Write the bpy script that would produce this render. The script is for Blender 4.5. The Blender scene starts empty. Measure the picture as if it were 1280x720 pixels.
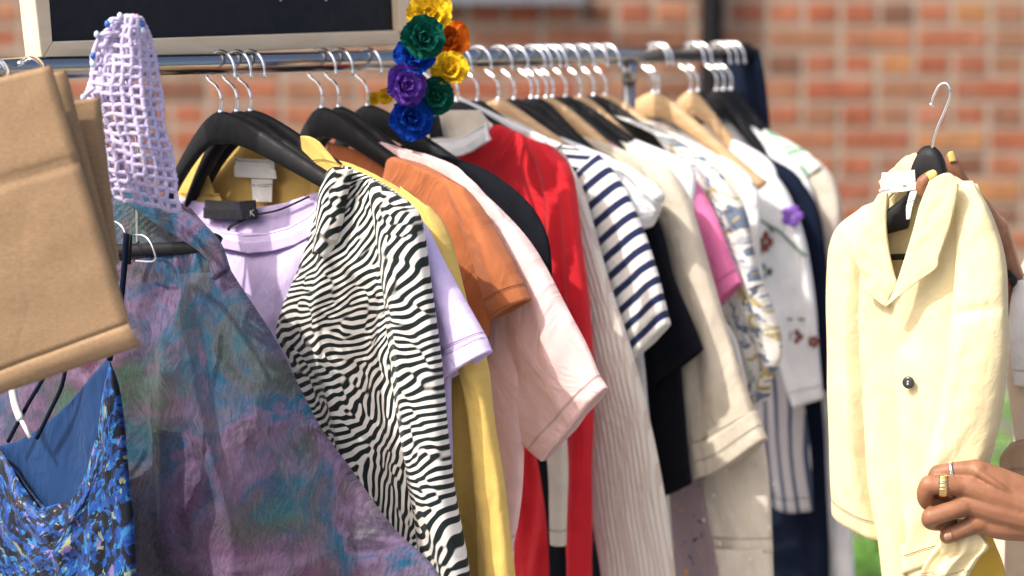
import bpy, bmesh, math, random
import numpy as np
from mathutils import Vector, Matrix

random.seed(7)
SC = bpy.context.scene
COL = SC.collection
R = math.radians

# ------------------------------------------------------------------ camera
EYE = np.array([0.0, 0.0, 1.62])
PITCH = R(6.5)
FPX = 1280 * 85 / 36.0
cam_d = bpy.data.cameras.new('camera')
cam = bpy.data.objects.new('camera', cam_d)
COL.objects.link(cam)
cam.location = EYE
cam.rotation_euler = (R(90) - PITCH, 0, 0)
cam_d.lens = 85
cam_d.sensor_width = 36
cam_d.clip_end = 400
cam_d.dof.use_dof = True
cam_d.dof.focus_distance = 2.45
cam_d.dof.aperture_fstop = 3.6
SC.camera = cam

# ------------------------------------------------------------------ world and sun
SUN_DIR = Vector((-0.55, -0.38, 0.72)).normalized()      # towards the sun
w = bpy.data.worlds.new('World')
SC.world = w
w.use_nodes = True
wn = w.node_tree
bg = wn.nodes['Background']
sky = wn.nodes.new('ShaderNodeTexSky')
sky.sky_type = 'NISHITA'
sky.sun_disc = False
sky.sun_elevation = math.asin(SUN_DIR.z)
sky.sun_rotation = math.atan2(SUN_DIR.x, SUN_DIR.y)
sky.dust_density = 6.0
sky.air_density = 0.8
sky.ozone_density = 0.4
wn.links.new(sky.outputs[0], bg.inputs[0])
bg.inputs[1].default_value = 0.15
sun_d = bpy.data.lights.new('sun', 'SUN')
sun_d.energy = 2.6
sun_d.angle = R(0.6)
sun_d.color = (1.0, 0.95, 0.87)
sun = bpy.data.objects.new('sun', sun_d)
COL.objects.link(sun)
sun.rotation_euler = SUN_DIR.to_track_quat('Z', 'Y').to_euler()
sun.location = (-3, -2, 6)
SC.view_settings.view_transform = 'Standard'
SC.view_settings.look = 'None'
SC.view_settings.exposure = 0.88
SC.view_settings.gamma = 1

# ------------------------------------------------------------------ projection helpers
CP, SP = math.cos(PITCH), math.sin(PITCH)
FW = np.array([0, CP, -SP])
UP = np.array([0, SP, CP])
RT = np.array([1.0, 0, 0])

def ray(px, py):
    px = np.asarray(px, float); py = np.asarray(py, float)
    a = (px - 640) / FPX
    b = -(py - 360) / FPX
    return FW + a[..., None] * RT + b[..., None] * UP

def at(px, py, Y):
    """world point seen at photo pixel (px, py) at distance Y from the camera's plane y = 0"""
    d = ray(px, py)
    return EYE + d * (np.asarray(Y, float) / d[..., 1])[..., None]

RAIL0 = np.array([-0.31, 2.58, 0])
RD = np.array([0.625, 0.781, 0]); RD /= np.linalg.norm(RD)
RAILZ = float(at(290, 80, 2.58)[2])

def tx(px):
    k = (px - 640) / FPX
    return (-RAIL0[0] + k * RAIL0[1]) / (RD[0] - k * RD[1])

class Plane:
    """the vertical plane a garment hangs in: origin on the rail, u across, n towards the viewer's side"""
    def __init__(s, t=None, o=None, ang=0.0):
        s.o = (RAIL0 + RD * t + np.array([0, 0, RAILZ])) if o is None else np.array(o, float)
        a = math.radians(ang)
        n = -RD
        s.n = np.array([n[0] * math.cos(a) - n[1] * math.sin(a), n[0] * math.sin(a) + n[1] * math.cos(a), 0])
        s.u = np.array([-s.n[1], s.n[0], 0])
    def hit(s, px, py, off=0.0):
        d = ray(px, py)
        off = np.asarray(off, float)
        den = d @ s.n
        k = (((s.o - EYE) @ s.n) + off) / den
        return EYE + d * k[..., None]

# ------------------------------------------------------------------ noise
_rng = np.random.RandomState(5)
_perm = _rng.permutation(512)
_perm = np.concatenate([_perm, _perm, _perm])
_grad = _rng.rand(512, 2) * 2 - 1
_grad /= np.linalg.norm(_grad, axis=1)[:, None]

def perlin(x, y, seed=0):
    x = np.asarray(x, float) + seed * 17.31; y = np.asarray(y, float) + seed * 9.77
    xi = np.floor(x).astype(int); yi = np.floor(y).astype(int)
    xf = x - xi; yf = y - yi
    def g(ix, iy, dx, dy):
        h = _perm[(_perm[ix & 511] + iy) & 511]
        v = _grad[h & 511]
        return v[..., 0] * dx + v[..., 1] * dy
    u = xf ** 3 * (xf * (xf * 6 - 15) + 10); v = yf ** 3 * (yf * (yf * 6 - 15) + 10)
    a = g(xi, yi, xf, yf); b = g(xi + 1, yi, xf - 1, yf)
    c = g(xi, yi + 1, xf, yf - 1); d = g(xi + 1, yi + 1, xf - 1, yf - 1)
    return (a * (1 - u) + b * u) * (1 - v) + (c * (1 - u) + d * u) * v

# ------------------------------------------------------------------ objects
def tag(o, label=None, cat=None, group=None, kind=None):
    if label: o['label'] = label
    if cat: o['category'] = cat
    if group: o['group'] = group
    if kind: o['kind'] = kind
    return o

def thing(name, loc, label, cat, group=None):
    o = bpy.data.objects.new(name, None)
    COL.objects.link(o)
    o.empty_display_size = 0.05
    o.location = Vector(loc)
    return tag(o, label, cat, group)

def mesh_obj(name, verts, faces, mat, parent=None, uv=None, smooth=True, hem=None):
    """verts in world space; the object sits at its parent"""
    v = np.asarray(verts, float)
    if parent is not None:
        p = parent
        off = np.zeros(3)
        while p is not None:
            off += np.array(p.location); p = p.parent
        v = v - off
    me = bpy.data.meshes.new(name)
    me.from_pydata(v.tolist(), [], [tuple(int(i) for i in f) for f in faces])
    if uv is not None:
        lay = me.uv_layers.new(name='UVMap')
        li = np.empty(len(me.loops), dtype=np.int32)
        me.loops.foreach_get('vertex_index', li)
        if isinstance(uv, tuple):      # per-loop
            data = uv[0]
        else:
            data = np.asarray(uv)[li]
        lay.data.foreach_set('uv', np.asarray(data, np.float32).ravel())
        if hem is not None:
            l2 = me.uv_layers.new(name='hem'); l2.data.foreach_set('uv', np.asarray(hem, np.float32)[li].ravel())
    if smooth:
        me.polygons.foreach_set('use_smooth', [True] * len(me.polygons))
    me.materials.append(mat)
    me.update()
    o = bpy.data.objects.new(name, me)
    COL.objects.link(o)
    if parent is not None: o.parent = parent
    return o

def cr(pts, n):
    """Catmull-Rom through pts, sampled n times by arc length"""
    P = np.asarray(pts, float)
    if len(P) == 1: return np.repeat(P, n, 0)
    if len(P) == 2:
        t = np.linspace(0, 1, n)[:, None]
        return P[0] * (1 - t) + P[1] * t
    E = np.vstack([2 * P[0] - P[1], P, 2 * P[-1] - P[-2]])
    out = []
    for i in range(1, len(E) - 2):
        for t in np.linspace(0, 1, 24, endpoint=False):
            a, b, c, d = E[i - 1], E[i], E[i + 1], E[i + 2]
            out.append(0.5 * ((2 * b) + (-a + c) * t + (2 * a - 5 * b + 4 * c - d) * t * t + (-a + 3 * b - 3 * c + d) * t ** 3))
    out.append(P[-1])
    out = np.array(out)
    s = np.concatenate([[0], np.cumsum(np.linalg.norm(np.diff(out[:, :2], axis=0), axis=1))])
    q = np.linspace(0, s[-1], n)
    return np.stack([np.interp(q, s, out[:, k]) for k in range(out.shape[1])], 1)

_seed = [0]
def cloth(name, parent, mat, pl, rows, th=0.012, off=0.0, fold=0.006, kf=22, kv=4, grow=0.6, n=64, m=72,
          rim=0.02, top_rim=0.006, creases=(), seed=None, pleat=None, power=0.6, fine=0.0012, label=None, cap=None):
    """A sewn tube of fabric hanging in the plane pl: rows of photo pixels from its top to its hem; it has a front,
    a back, folds that deepen towards the hem, and a turned hem."""
    if seed is None:
        _seed[0] += 1; seed = _seed[0]
    K = 9
    rr = []
    for r in rows:
        r = [(p[0], p[1], p[2] if len(p) > 2 else 0.0) for p in r]
        rr.append(cr(r, K))
    rr = np.array(rr)                                  # rows, K, 3
    cols = [cr(rr[:, k, :], n) for k in range(K)]      # each n,3
    G = np.stack(cols, 1)                              # n, K, 3
    h = m // 2
    th_ang = np.linspace(0, math.pi, h + 1)
    s = (1 - np.cos(th_ang)) / 2                       # 0..1
    kk = np.linspace(0, 1, K)
    GG = np.stack([np.stack([np.interp(s, kk, G[i, :, c]) for c in range(3)], 1) for i in range(n)])   # n,h+1,3
    base = pl.hit(GG[..., 0], GG[..., 1], GG[..., 2] + off)     # n,h+1,3
    across = np.linalg.norm(np.diff(base, axis=1), axis=2)
    U = np.concatenate([np.zeros((n, 1)), np.cumsum(across, 1)], 1)
    along = np.linalg.norm(np.diff(base, axis=0), axis=2).mean(1)
    V = np.concatenate([[0], np.cumsum(along)])[:, None] + np.zeros((1, h + 1))
    # measure folds from the middle of the piece so they run down it
    Uc = U - U[:, -1:] / 2
    vt = np.linspace(0, 1, n)[:, None]
    amp = 1.15 * fold * (1 - grow + grow * np.minimum(1, vt * 1.4))
    edge = np.sin(th_ang)[None, :] ** 0.5
    thv = np.interp(np.linspace(0, 1, n), np.linspace(0, 1, len(th)), th)[:, None] if hasattr(th, '__len__') else th
    # thinner where the garment is narrow
    wid = U[:, -1:]
    thv = np.minimum(thv, wid * 0.45)
    if cap is None: cap = name in ('body', 'sleeve', 'front_panel', 'left_front', 'right_front', 'far_front_panel', 'yoke', 'long_panel')
    tc_ = np.ones((n, 1))
    if cap:
        q0 = np.clip(V[:, :1] / 0.035, 0, 1); tc_ = 0.06 + 0.94 * np.sqrt(1 - (1 - q0) ** 2)
        top_rim = 0
    amp = amp * (0.3 + 0.7 * tc_)
    bulge = thv * np.sin(th_ang)[None, :] ** power * tc_
    def F(sd):
        wx = Uc * kf + 0.8 * perlin(V * 5, Uc * 6, sd + 31)
        f = perlin(wx, V * kv, sd) * 1.5
        f = np.sign(f) * np.abs(f) ** 0.85
        g = perlin(wx * 2.3, V * kv * 2.1, sd + 5) * 0.6
        return f + g
    cre = np.zeros((n, h + 1))
    if len(creases):
        for cpts, ca, cw in creases:
            q = cr([(a, b) for a, b in cpts], 40)
            d2 = ((GG[..., 0][..., None] - q[:, 0]) ** 2 + (GG[..., 1][..., None] - q[:, 1]) ** 2)
            k = d2.argmin(-1)
            tt = k / 39.0
            cre += ca * np.exp(-d2.min(-1) / (2 * cw * cw)) * np.sin(np.pi * np.clip(tt * 0.9 + 0.05, 0, 1)) ** 0.5
    pl_f = 0
    if pleat:
        per, pa = pleat
        pl_f = pa * np.abs(np.sin(np.pi * (Uc / np.maximum(U[:, -1:], 1e-4) * (wid.mean() / per))))
    fi = fine * perlin(Uc * 90, V * 60, seed + 3)
    front = bulge + (amp * F(seed) + cre + pl_f + fi) * edge
    back = -bulge + (amp * F(seed + 50) - pl_f) * edge
    # keep the sheets from crossing
    mid = np.zeros_like(front)
    front = np.where(front < -bulge * 0.5, -bulge * 0.5, front)
    back = np.minimum(back, front - 0.0012 * edge)
    side = amp * 0.35 * perlin(V * 14, V * 0 + 0.3, seed + 9)
    sidew = (np.abs(np.linspace(-1, 1, h + 1)) ** 3)[None, :]
    A = base + pl.n * front[..., None] + pl.u * (side * sidew)[..., None]
    B = base + pl.n * back[..., None] + pl.u * (side * sidew)[..., None]
    ring = np.concatenate([A, B[:, -2:0:-1]], 1)       # n, m', 3
    uvr = np.concatenate([np.stack([U, V], -1), np.stack([2 * U[:, -1:] - U, V], -1)[:, -2:0:-1]], 1)
    def inset(row, amt, dz):
        c = row.mean(0)
        d = row - c
        # shrink along the thickness strongly, along the width slightly
        tn = (d @ pl.n)[:, None] * pl.n
        rest = d - tn
        ln = np.linalg.norm(rest, axis=1, keepdims=True) + 1e-6
        rest = rest * np.maximum(0, (ln - amt)) / ln
        return c + rest + tn * 0.72 + dz
    blocks = [ring]; uvb = [uvr]
    if rim:
        dirv = ring[-1].mean(0) - ring[-4].mean(0); dirv = dirv / (np.linalg.norm(dirv) + 1e-9)
        a = inset(ring[-1], 0.0012, dirv * 0.0008); b = inset(ring[-1], 0.0025, -dirv * rim)
        blocks += [a[None], b[None]]; uvb += [uvr[-1:], uvr[-1:] + [0, -rim]]
    if top_rim:
        dirv = ring[0].mean(0) - ring[3].mean(0); dirv = dirv / (np.linalg.norm(dirv) + 1e-9)
        a = inset(ring[0], 0.0012, dirv * 0.0006); b = inset(ring[0], 0.0025, -dirv * top_rim)
        blocks = [b[None], a[None]] + blocks; uvb = [uvr[:1] + [0, top_rim], uvr[:1]] + uvb
    V3 = np.concatenate(blocks, 0); UVs = np.concatenate(uvb, 0)
    nr, mc = V3.shape[:2]
    idx = np.arange(nr * mc).reshape(nr, mc)
    f = np.stack([idx[:-1], np.roll(idx, -1, 1)[:-1], np.roll(idx, -1, 1)[1:], idx[1:]], -1).reshape(-1, 4)
    hm = np.stack([UVs[..., 0], np.abs(V[-1, 0] - UVs[..., 1])], -1).reshape(-1, 2)
    if not rim: hm[:, 1] = 9
    o = mesh_obj(name, V3.reshape(-1, 3), f, mat, parent, uv=UVs.reshape(-1, 2), hem=hm)
    if label: o['label'] = label
    return o

def tube_geo(pts, rad, seg=8, cap=True):
    P = np.asarray(pts, float); n = len(P)
    rad = np.full(n, rad) if np.isscalar(rad) else np.asarray(rad, float)
    T = np.gradient(P, axis=0); T /= np.linalg.norm(T, axis=1)[:, None] + 1e-12
    a = np.array([0, 0, 1.0]) if abs(T[0][2]) < 0.9 else np.array([1.0, 0, 0])
    N = np.cross(T[0], a); N /= np.linalg.norm(N)
    vs = []
    for i in range(n):
        N = N - T[i] * (N @ T[i]); N /= np.linalg.norm(N) + 1e-12
        B = np.cross(T[i], N)
        for k in range(seg):
            an = 2 * math.pi * k / seg
            vs.append(P[i] + rad[i] * (math.cos(an) * N + math.sin(an) * B))
    fs = []
    for i in range(n - 1):
        for k in range(seg):
            k2 = (k + 1) % seg
            fs.append((i * seg + k, i * seg + k2, (i + 1) * seg + k2, (i + 1) * seg + k))
    if cap:
        fs.append(tuple(range(seg - 1, -1, -1))); fs.append(tuple((n - 1) * seg + k for k in range(seg)))
    return vs, fs

def tube(name, pts, rad, mat, parent=None, seg=8, smooth_n=0):
    if smooth_n: pts = cr3(pts, smooth_n)
    vs, fs = tube_geo(pts, rad, seg)
    return mesh_obj(name, vs, fs, mat, parent)

def cr3(pts, n):
    P = np.asarray(pts, float)
    if len(P) == 2:
        t = np.linspace(0, 1, n)[:, None]; return P[0] * (1 - t) + P[1] * t
    E = np.vstack([2 * P[0] - P[1], P, 2 * P[-1] - P[-2]]); out = []
    for i in range(1, len(E) - 2):
        for t in np.linspace(0, 1, 16, endpoint=False):
            a, b, c, d = E[i - 1], E[i], E[i + 1], E[i + 2]
            out.append(0.5 * ((2 * b) + (-a + c) * t + (2 * a - 5 * b + 4 * c - d) * t * t + (-a + 3 * b - 3 * c + d) * t ** 3))
    out.append(P[-1]); out = np.array(out)
    s = np.concatenate([[0], np.cumsum(np.linalg.norm(np.diff(out, axis=0), axis=1))])
    q = np.linspace(0, s[-1], n)
    return np.stack([np.interp(q, s, out[:, k]) for k in range(3)], 1)

class Geo:
    def __init__(s): s.v = []; s.f = []
    def add(s, v, f):
        b = len(s.v); s.v += [tuple(x) for x in v]; s.f += [tuple(i + b for i in q) for q in f]
    def tube(s, pts, r, seg=6): s.add(*tube_geo(pts, r, seg))
    def ball(s, c, r, seg=8, rings=5, sc=(1, 1, 1)):
        v = []; f = []
        v.append((c[0], c[1], c[2] + r * sc[2]))
        for i in range(1, rings):
            ph = math.pi * i / rings
            for k in range(seg):
                a = 2 * math.pi * k / seg
                v.append((c[0] + r * sc[0] * math.sin(ph) * math.cos(a), c[1] + r * sc[1] * math.sin(ph) * math.sin(a), c[2] + r * sc[2] * math.cos(ph)))
        v.append((c[0], c[1], c[2] - r * sc[2]))
        for k in range(seg): f.append((0, 1 + k, 1 + (k + 1) % seg))
        for i in range(rings - 2):
            for k in range(seg):
                a = 1 + i * seg + k; b = 1 + i * seg + (k + 1) % seg
                f.append((a, a + seg, b + seg, b))
        e = len(v) - 1; q = 1 + (rings - 2) * seg
        for k in range(seg): f.append((e, q + (k + 1) % seg, q + k))
        s.add(v, f)
    def box(s, c, sx, sy, sz, ax=None):
        ax = ax or (np.array([1, 0, 0.]), np.array([0, 1., 0]), np.array([0, 0, 1.]))
        c = np.asarray(c, float); v = []
        for x in (-1, 1):
            for y in (-1, 1):
                for z in (-1, 1): v.append(c + ax[0] * x * sx / 2 + ax[1] * y * sy / 2 + ax[2] * z * sz / 2)
        s.add(v, [(0, 1, 3, 2), (4, 6, 7, 5), (0, 4, 5, 1), (2, 3, 7, 6), (0, 2, 6, 4), (1, 5, 7, 3)])
    def build(s, name, mat, parent=None, smooth=True): return mesh_obj(name, s.v, s.f, mat, parent, smooth=smooth)

# ------------------------------------------------------------------ materials
def new_mat(name):
    m = bpy.data.materials.new(name); m.use_nodes = True
    nt = m.node_tree; b = nt.nodes['Principled BSDF']
    return m, nt, b

def N(nt, kind, **kw):
    n = nt.nodes.new(kind)
    for k, v in kw.items():
        if k in n.bl_rna.properties and k not in ('inputs',): setattr(n, k, v)
    return n

def L(nt, a, b): nt.links.new(a, b)

def ramp(nt, fac, stops, interp='LINEAR'):
    r = nt.nodes.new('ShaderNodeValToRGB')
    r.color_ramp.interpolation = interp
    e = r.color_ramp.elements
    while len(e) < len(stops): e.new(0.5)
    for el, (p, c) in zip(e, stops):
        el.position = p; el.color = (*c, 1) if len(c) == 3 else c
    L(nt, fac, r.inputs[0])
    return r.outputs[0]

def mth(nt, op, a, b=None, c=None):
    n = nt.nodes.new('ShaderNodeMath'); n.operation = op
    for i, x in enumerate((a, b, c)):
        if x is None: continue
        if isinstance(x, (int, float)): n.inputs[i].default_value = x
        else: L(nt, x, n.inputs[i])
    return n.outputs[0]

def mixc(nt, fac, a, b, mode='MIX'):
    n = nt.nodes.new('ShaderNodeMix'); n.data_type = 'RGBA'; n.blend_type = mode
    for s, x in ((0, fac), (6, a), (7, b)):
        if isinstance(x, (int, float)): n.inputs[s].default_value = x
        elif isinstance(x, tuple): n.inputs[s].default_value = (*x, 1)
        else: L(nt, x, n.inputs[s])
    return n.outputs[2]

def uvn(nt):
    return nt.nodes.new('ShaderNodeTexCoord').outputs['UV']

def noise(nt, vec, scale, detail=3, rough=0.5, dist=0.0):
    n = nt.nodes.new('ShaderNodeTexNoise')
    n.inputs['Scale'].default_value = scale; n.inputs['Detail'].default_value = detail
    n.inputs['Roughness'].default_value = rough; n.inputs['Distortion'].default_value = dist
    if vec is not None: L(nt, vec, n.inputs['Vector'])
    return n

def mapping(nt, vec, scale=(1, 1, 1), rot=(0, 0, 0), loc=(0, 0, 0)):
    n = nt.nodes.new('ShaderNodeMapping')
    n.inputs['Scale'].default_value = scale; n.inputs['Rotation'].default_value = rot; n.inputs['Location'].default_value = loc
    L(nt, vec, n.inputs['Vector'])
    return n.outputs[0]

def finish_fabric(nt, b, color, uv, rough=0.85, weave=900, bump=0.25, wr=18, wrb=0.42, sheen=0.10, spec=0.2, hemw=0.018, trans=0.0, wrinkle_dist=0.0006):
    """weave and fine wrinkles as relief, a little thin-cloth translucency"""
    if isinstance(color, tuple):
        base = noise(nt, uv, 30, 4)
        lo = tuple(c * 0.90 for c in color); hi = tuple(min(1, c * 1.06) for c in color)
        color = ramp(nt, base.outputs[0], [(0.3, lo), (0.7, hi)])
    L(nt, color, b.inputs['Base Color'])
    b.inputs['Roughness'].default_value = rough
    b.inputs['Sheen Weight'].default_value = sheen
    b.inputs['Sheen Roughness'].default_value = 0.5
    b.inputs['Specular IOR Level'].default_value = spec
    wv = noise(nt, uv, weave, 2, 0.6)
    b1 = nt.nodes.new('ShaderNodeBump'); b1.inputs['Strength'].default_value = bump; b1.inputs['Distance'].default_value = 0.0006
    L(nt, wv.outputs[0], b1.inputs['Height'])
    w2 = noise(nt, mapping(nt, uv, (1.6, 0.7, 1)), wr, 4, 0.5, 0.6)
    b2 = nt.nodes.new('ShaderNodeBump'); b2.inputs['Strength'].default_value = wrb; b2.inputs['Distance'].default_value = 0.02
    L(nt, w2.outputs[0], b2.inputs['Height']); L(nt, b1.outputs[0], b2.inputs['Normal'])
    last = b2.outputs[0]
    if hemw:
        hu = nt.nodes.new('ShaderNodeUVMap'); hu.uv_map = 'hem'
        sp = nt.nodes.new('ShaderNodeSeparateXYZ'); L(nt, hu.outputs[0], sp.inputs[0])
        # double layer of cloth at the hem, held by a row of stitches
        hr = ramp(nt, mth(nt, 'MULTIPLY', sp.outputs[1], 10.0), [(0.0, (1, 1, 1)), (hemw * 10 - 0.016, (1, 1, 1)), (hemw * 10 - 0.008, (0.2, 0.2, 0.2)), (hemw * 10, (0.75, 0.75, 0.75)), (hemw * 10 + 0.012, (0, 0, 0))])
        b3 = nt.nodes.new('ShaderNodeBump'); b3.inputs['Strength'].default_value = 0.9; b3.inputs['Distance'].default_value = 0.0022
        L(nt, hr, b3.inputs['Height']); L(nt, last, b3.inputs['Normal']); last = b3.outputs[0]
    L(nt, last, b.inputs['Normal'])
    if trans > 0:
        out = nt.nodes['Material Output']
        t = nt.nodes.new('ShaderNodeBsdfTranslucent'); L(nt, color, t.inputs[0])
        mx = nt.nodes.new('ShaderNodeMixShader'); mx.inputs[0].default_value = trans
        L(nt, b.outputs[0], mx.inputs[1]); L(nt, t.outputs[0], mx.inputs[2]); L(nt, mx.outputs[0], out.inputs[0])

def fabric(name, color, **kw):
    m, nt, b = new_mat(name)
    finish_fabric(nt, b, color, uvn(nt), **kw)
    return m

ZA = -1.15
def zebra_mat():
    m, nt, b = new_mat('zebra_cloth')
    uv = uvn(nt)
    wn_ = noise(nt, uv, 9, 1)
    warp = nt.nodes.new('ShaderNodeVectorMath'); warp.operation = 'MULTIPLY_ADD'
    L(nt, wn_.outputs[1], warp.inputs[0]); warp.inputs[1].default_value = (0.03, 0.06, 0); L(nt, uv, warp.inputs[2])
    g = nt.nodes.new('ShaderNodeTexGabor')
    L(nt, warp.outputs[0], g.inputs['Vector'])
    g.inputs['Scale'].default_value = 38
    g.inputs['Frequency'].default_value = 3.1
    g.inputs['Anisotropy'].default_value = 0.82
    on = noise(nt, uv, 5.5, 1)
    ang = mth(nt, 'MULTIPLY_ADD', on.outputs[0], 4.2, ZA)
    L(nt, ang, g.inputs['Orientation'])
    sn = ramp(nt, g.outputs[0], [(0.48, (0.006, 0.012, 0.012)), (0.53, (0.70, 0.67, 0.62))])
    # ramp centre decides how thick the black bars are
    finish_fabric(nt, b, sn, uv, rough=0.8, wr=22, wrb=0.35, trans=0.08)
    return m

def tiedye_mat():
    m, nt, b = new_mat('tie_dye_gauze')
    uv = uvn(nt)
    n1 = noise(nt, uv, 6, 5, 0.55, 0.5)
    c1 = ramp(nt, n1.outputs[0], [(0.30, (0.031, 0.124, 0.167)), (0.38, (0.062, 0.124, 0.093)), (0.44, (0.068, 0.074, 0.068)), (0.50, (0.161, 0.105, 0.161)),
                                  (0.56, (0.248, 0.186, 0.260)), (0.61, (0.099, 0.062, 0.099)), (0.68, (0.211, 0.050, 0.118))])
    n2 = noise(nt, mapping(nt, uv, loc=(3.1, 1.7, 0)), 9, 6, 0.6, 0.5)
    c2 = ramp(nt, n2.outputs[0], [(0.34, (0.037, 0.062, 0.043)), (0.43, (0.105, 0.118, 0.136)), (0.50, (0.050, 0.136, 0.211)), (0.56, (0.211, 0.167, 0.248)), (0.62, (0.068, 0.056, 0.081)), (0.70, (0.260, 0.248, 0.273))])
    n3 = noise(nt, mapping(nt, uv, loc=(7.1, 4.7, 0)), 5, 2)
    f3 = ramp(nt, n3.outputs[0], [(0.38, (0, 0, 0)), (0.62, (1, 1, 1))])
    c = mixc(nt, f3, c1, c2)
    # brushed fibres: fine directional streaks that swirl
    sw = noise(nt, uv, 14, 2)
    wv = nt.nodes.new('ShaderNodeVectorMath'); wv.operation = 'MULTIPLY_ADD'
    L(nt, sw.outputs[1], wv.inputs[0]); wv.inputs[1].default_value = (0.05, 0.05, 0); L(nt, uv, wv.inputs[2])
    st = noise(nt, mapping(nt, wv.outputs[0], (260, 60, 1), rot=(0, 0, 0.6)), 1.0, 5, 0.7)
    sf = ramp(nt, st.outputs[0], [(0.30, (0.68, 0.68, 0.70)), (0.5, (0.95, 0.95, 0.95)), (0.72, (1.32, 1.32, 1.34))])
    c = mixc(nt, 1.0, c, sf, 'MULTIPLY')
    hs = nt.nodes.new('ShaderNodeHueSaturation'); hs.inputs['Saturation'].default_value = 1.45; hs.inputs['Value'].default_value = 0.86; L(nt, c, hs.inputs['Color']); c = hs.outputs[0]
    L(nt, c, b.inputs['Base Color'])
    finish_fabric(nt, b, c, uv, rough=0.75, wr=18, wrb=0.3, sheen=0.15, weave=500, bump=0.25)
    out = nt.nodes['Material Output']
    tr = nt.nodes.new('ShaderNodeBsdfTransparent')
    tl = nt.nodes.new('ShaderNodeBsdfTranslucent'); L(nt, c, tl.inputs[0])
    m1 = nt.nodes.new('ShaderNodeMixShader'); m1.inputs[0].default_value = 0.2
    L(nt, b.outputs[0], m1.inputs[1]); L(nt, tl.outputs[0], m1.inputs[2])
    m2 = nt.nodes.new('ShaderNodeMixShader')
    hol = ramp(nt, st.outputs[0], [(0.35, (0.40, 0.40, 0.40)), (0.6, (0.14, 0.14, 0.14))])
    L(nt, hol, m2.inputs[0]); L(nt, m1.outputs[0], m2.inputs[1]); L(nt, tr.outputs[0], m2.inputs[2])
    L(nt, m2.outputs[0], out.inputs[0])
    return m

def print_mat(name, base, blobs, scale=60, thr=0.5, rough=0.8, trans=0.0, dist=1.0):
    """a base colour with irregular printed patches; blobs = list of (offset, scale, threshold, colour)"""
    m, nt, b = new_mat(name)
    uv = uvn(nt)
    c = base
    for off, scl, th_, colr in blobs:
        nn = noise(nt, mapping(nt, uv, loc=(off, off * 1.7, 0)), scl, 3, 0.55, dist)
        f = ramp(nt, nn.outputs[0], [(th_ - 0.012, (0, 0, 0)), (th_ + 0.012, (1, 1, 1))])
        c = mixc(nt, f, c, colr)
    finish_fabric(nt, b, c, uv, rough=rough, trans=trans)
    return m

def stripe_mat(name, ca, cb, period, duty, axis=1, rough=0.85, phase=0.0, trans=0.05):
    m, nt, b = new_mat(name)
    uv = uvn(nt)
    sp = nt.nodes.new('ShaderNodeSeparateXYZ'); L(nt, uv, sp.inputs[0])
    v = sp.outputs[axis]
    v = mth(nt, 'ADD', v, phase + 5.0)
    v = mth(nt, 'DIVIDE', v, period)
    fr = mth(nt, 'FRACT', v)
    c = ramp(nt, fr, [(0.0, ca), (max(0.001, 1 - duty - 0.03), ca), (1 - duty, cb), (0.985, cb), (1.0, ca)])
    finish_fabric(nt, b, c, uv, rough=rough, trans=trans)
    return m

def solid(name, color, rough=0.5, metal=0.0, spec=0.5, bump=None, coat=0.0):
    m, nt, b = new_mat(name)
    b.inputs['Base Color'].default_value = (*color, 1)
    b.inputs['Roughness'].default_value = rough; b.inputs['Metallic'].default_value = metal
    b.inputs['Specular IOR Level'].default_value = spec
    b.inputs['Coat Weight'].default_value = coat
    tc = nt.nodes.new('ShaderNodeTexCoord').outputs['Object']
    nn = noise(nt, tc, bump[0] if bump else 40, 4)
    if not metal:
        c = ramp(nt, nn.outputs[0], [(0.3, tuple(x * 0.88 for x in color)), (0.7, tuple(min(1, x * 1.08) for x in color))])
        L(nt, c, b.inputs['Base Color'])
    rr = ramp(nt, nn.outputs[0], [(0.3, (rough * 0.8,) * 3), (0.7, (min(1, rough * 1.2),) * 3)])
    L(nt, rr, b.inputs['Roughness'])
    if bump:
        bp = nt.nodes.new('ShaderNodeBump'); bp.inputs['Strength'].default_value = bump[1]; bp.inputs['Distance'].default_value = 0.002
        L(nt, nn.outputs[0], bp.inputs['Height']); L(nt, bp.outputs[0], b.inputs['Normal'])
    return m

def wood_mat(name, a, bcol, scale=(6, 6, 60), rough=0.45, axis_rot=(0, 0, 0)):
    m, nt, b = new_mat(name)
    tc = nt.nodes.new('ShaderNodeTexCoord').outputs['Object']
    g = noise(nt, mapping(nt, tc, scale, axis_rot), 3, 5, 0.6, 0.8)
    c = ramp(nt, g.outputs[0], [(0.3, a), (0.65, bcol)])
    L(nt, c, b.inputs['Base Color']); b.inputs['Roughness'].default_value = rough
    bp = nt.nodes.new('ShaderNodeBump'); bp.inputs['Strength'].default_value = 0.15; bp.inputs['Distance'].default_value = 0.001
    L(nt, g.outputs[0], bp.inputs['Height']); L(nt, bp.outputs[0], b.inputs['Normal'])
    return m

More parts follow.
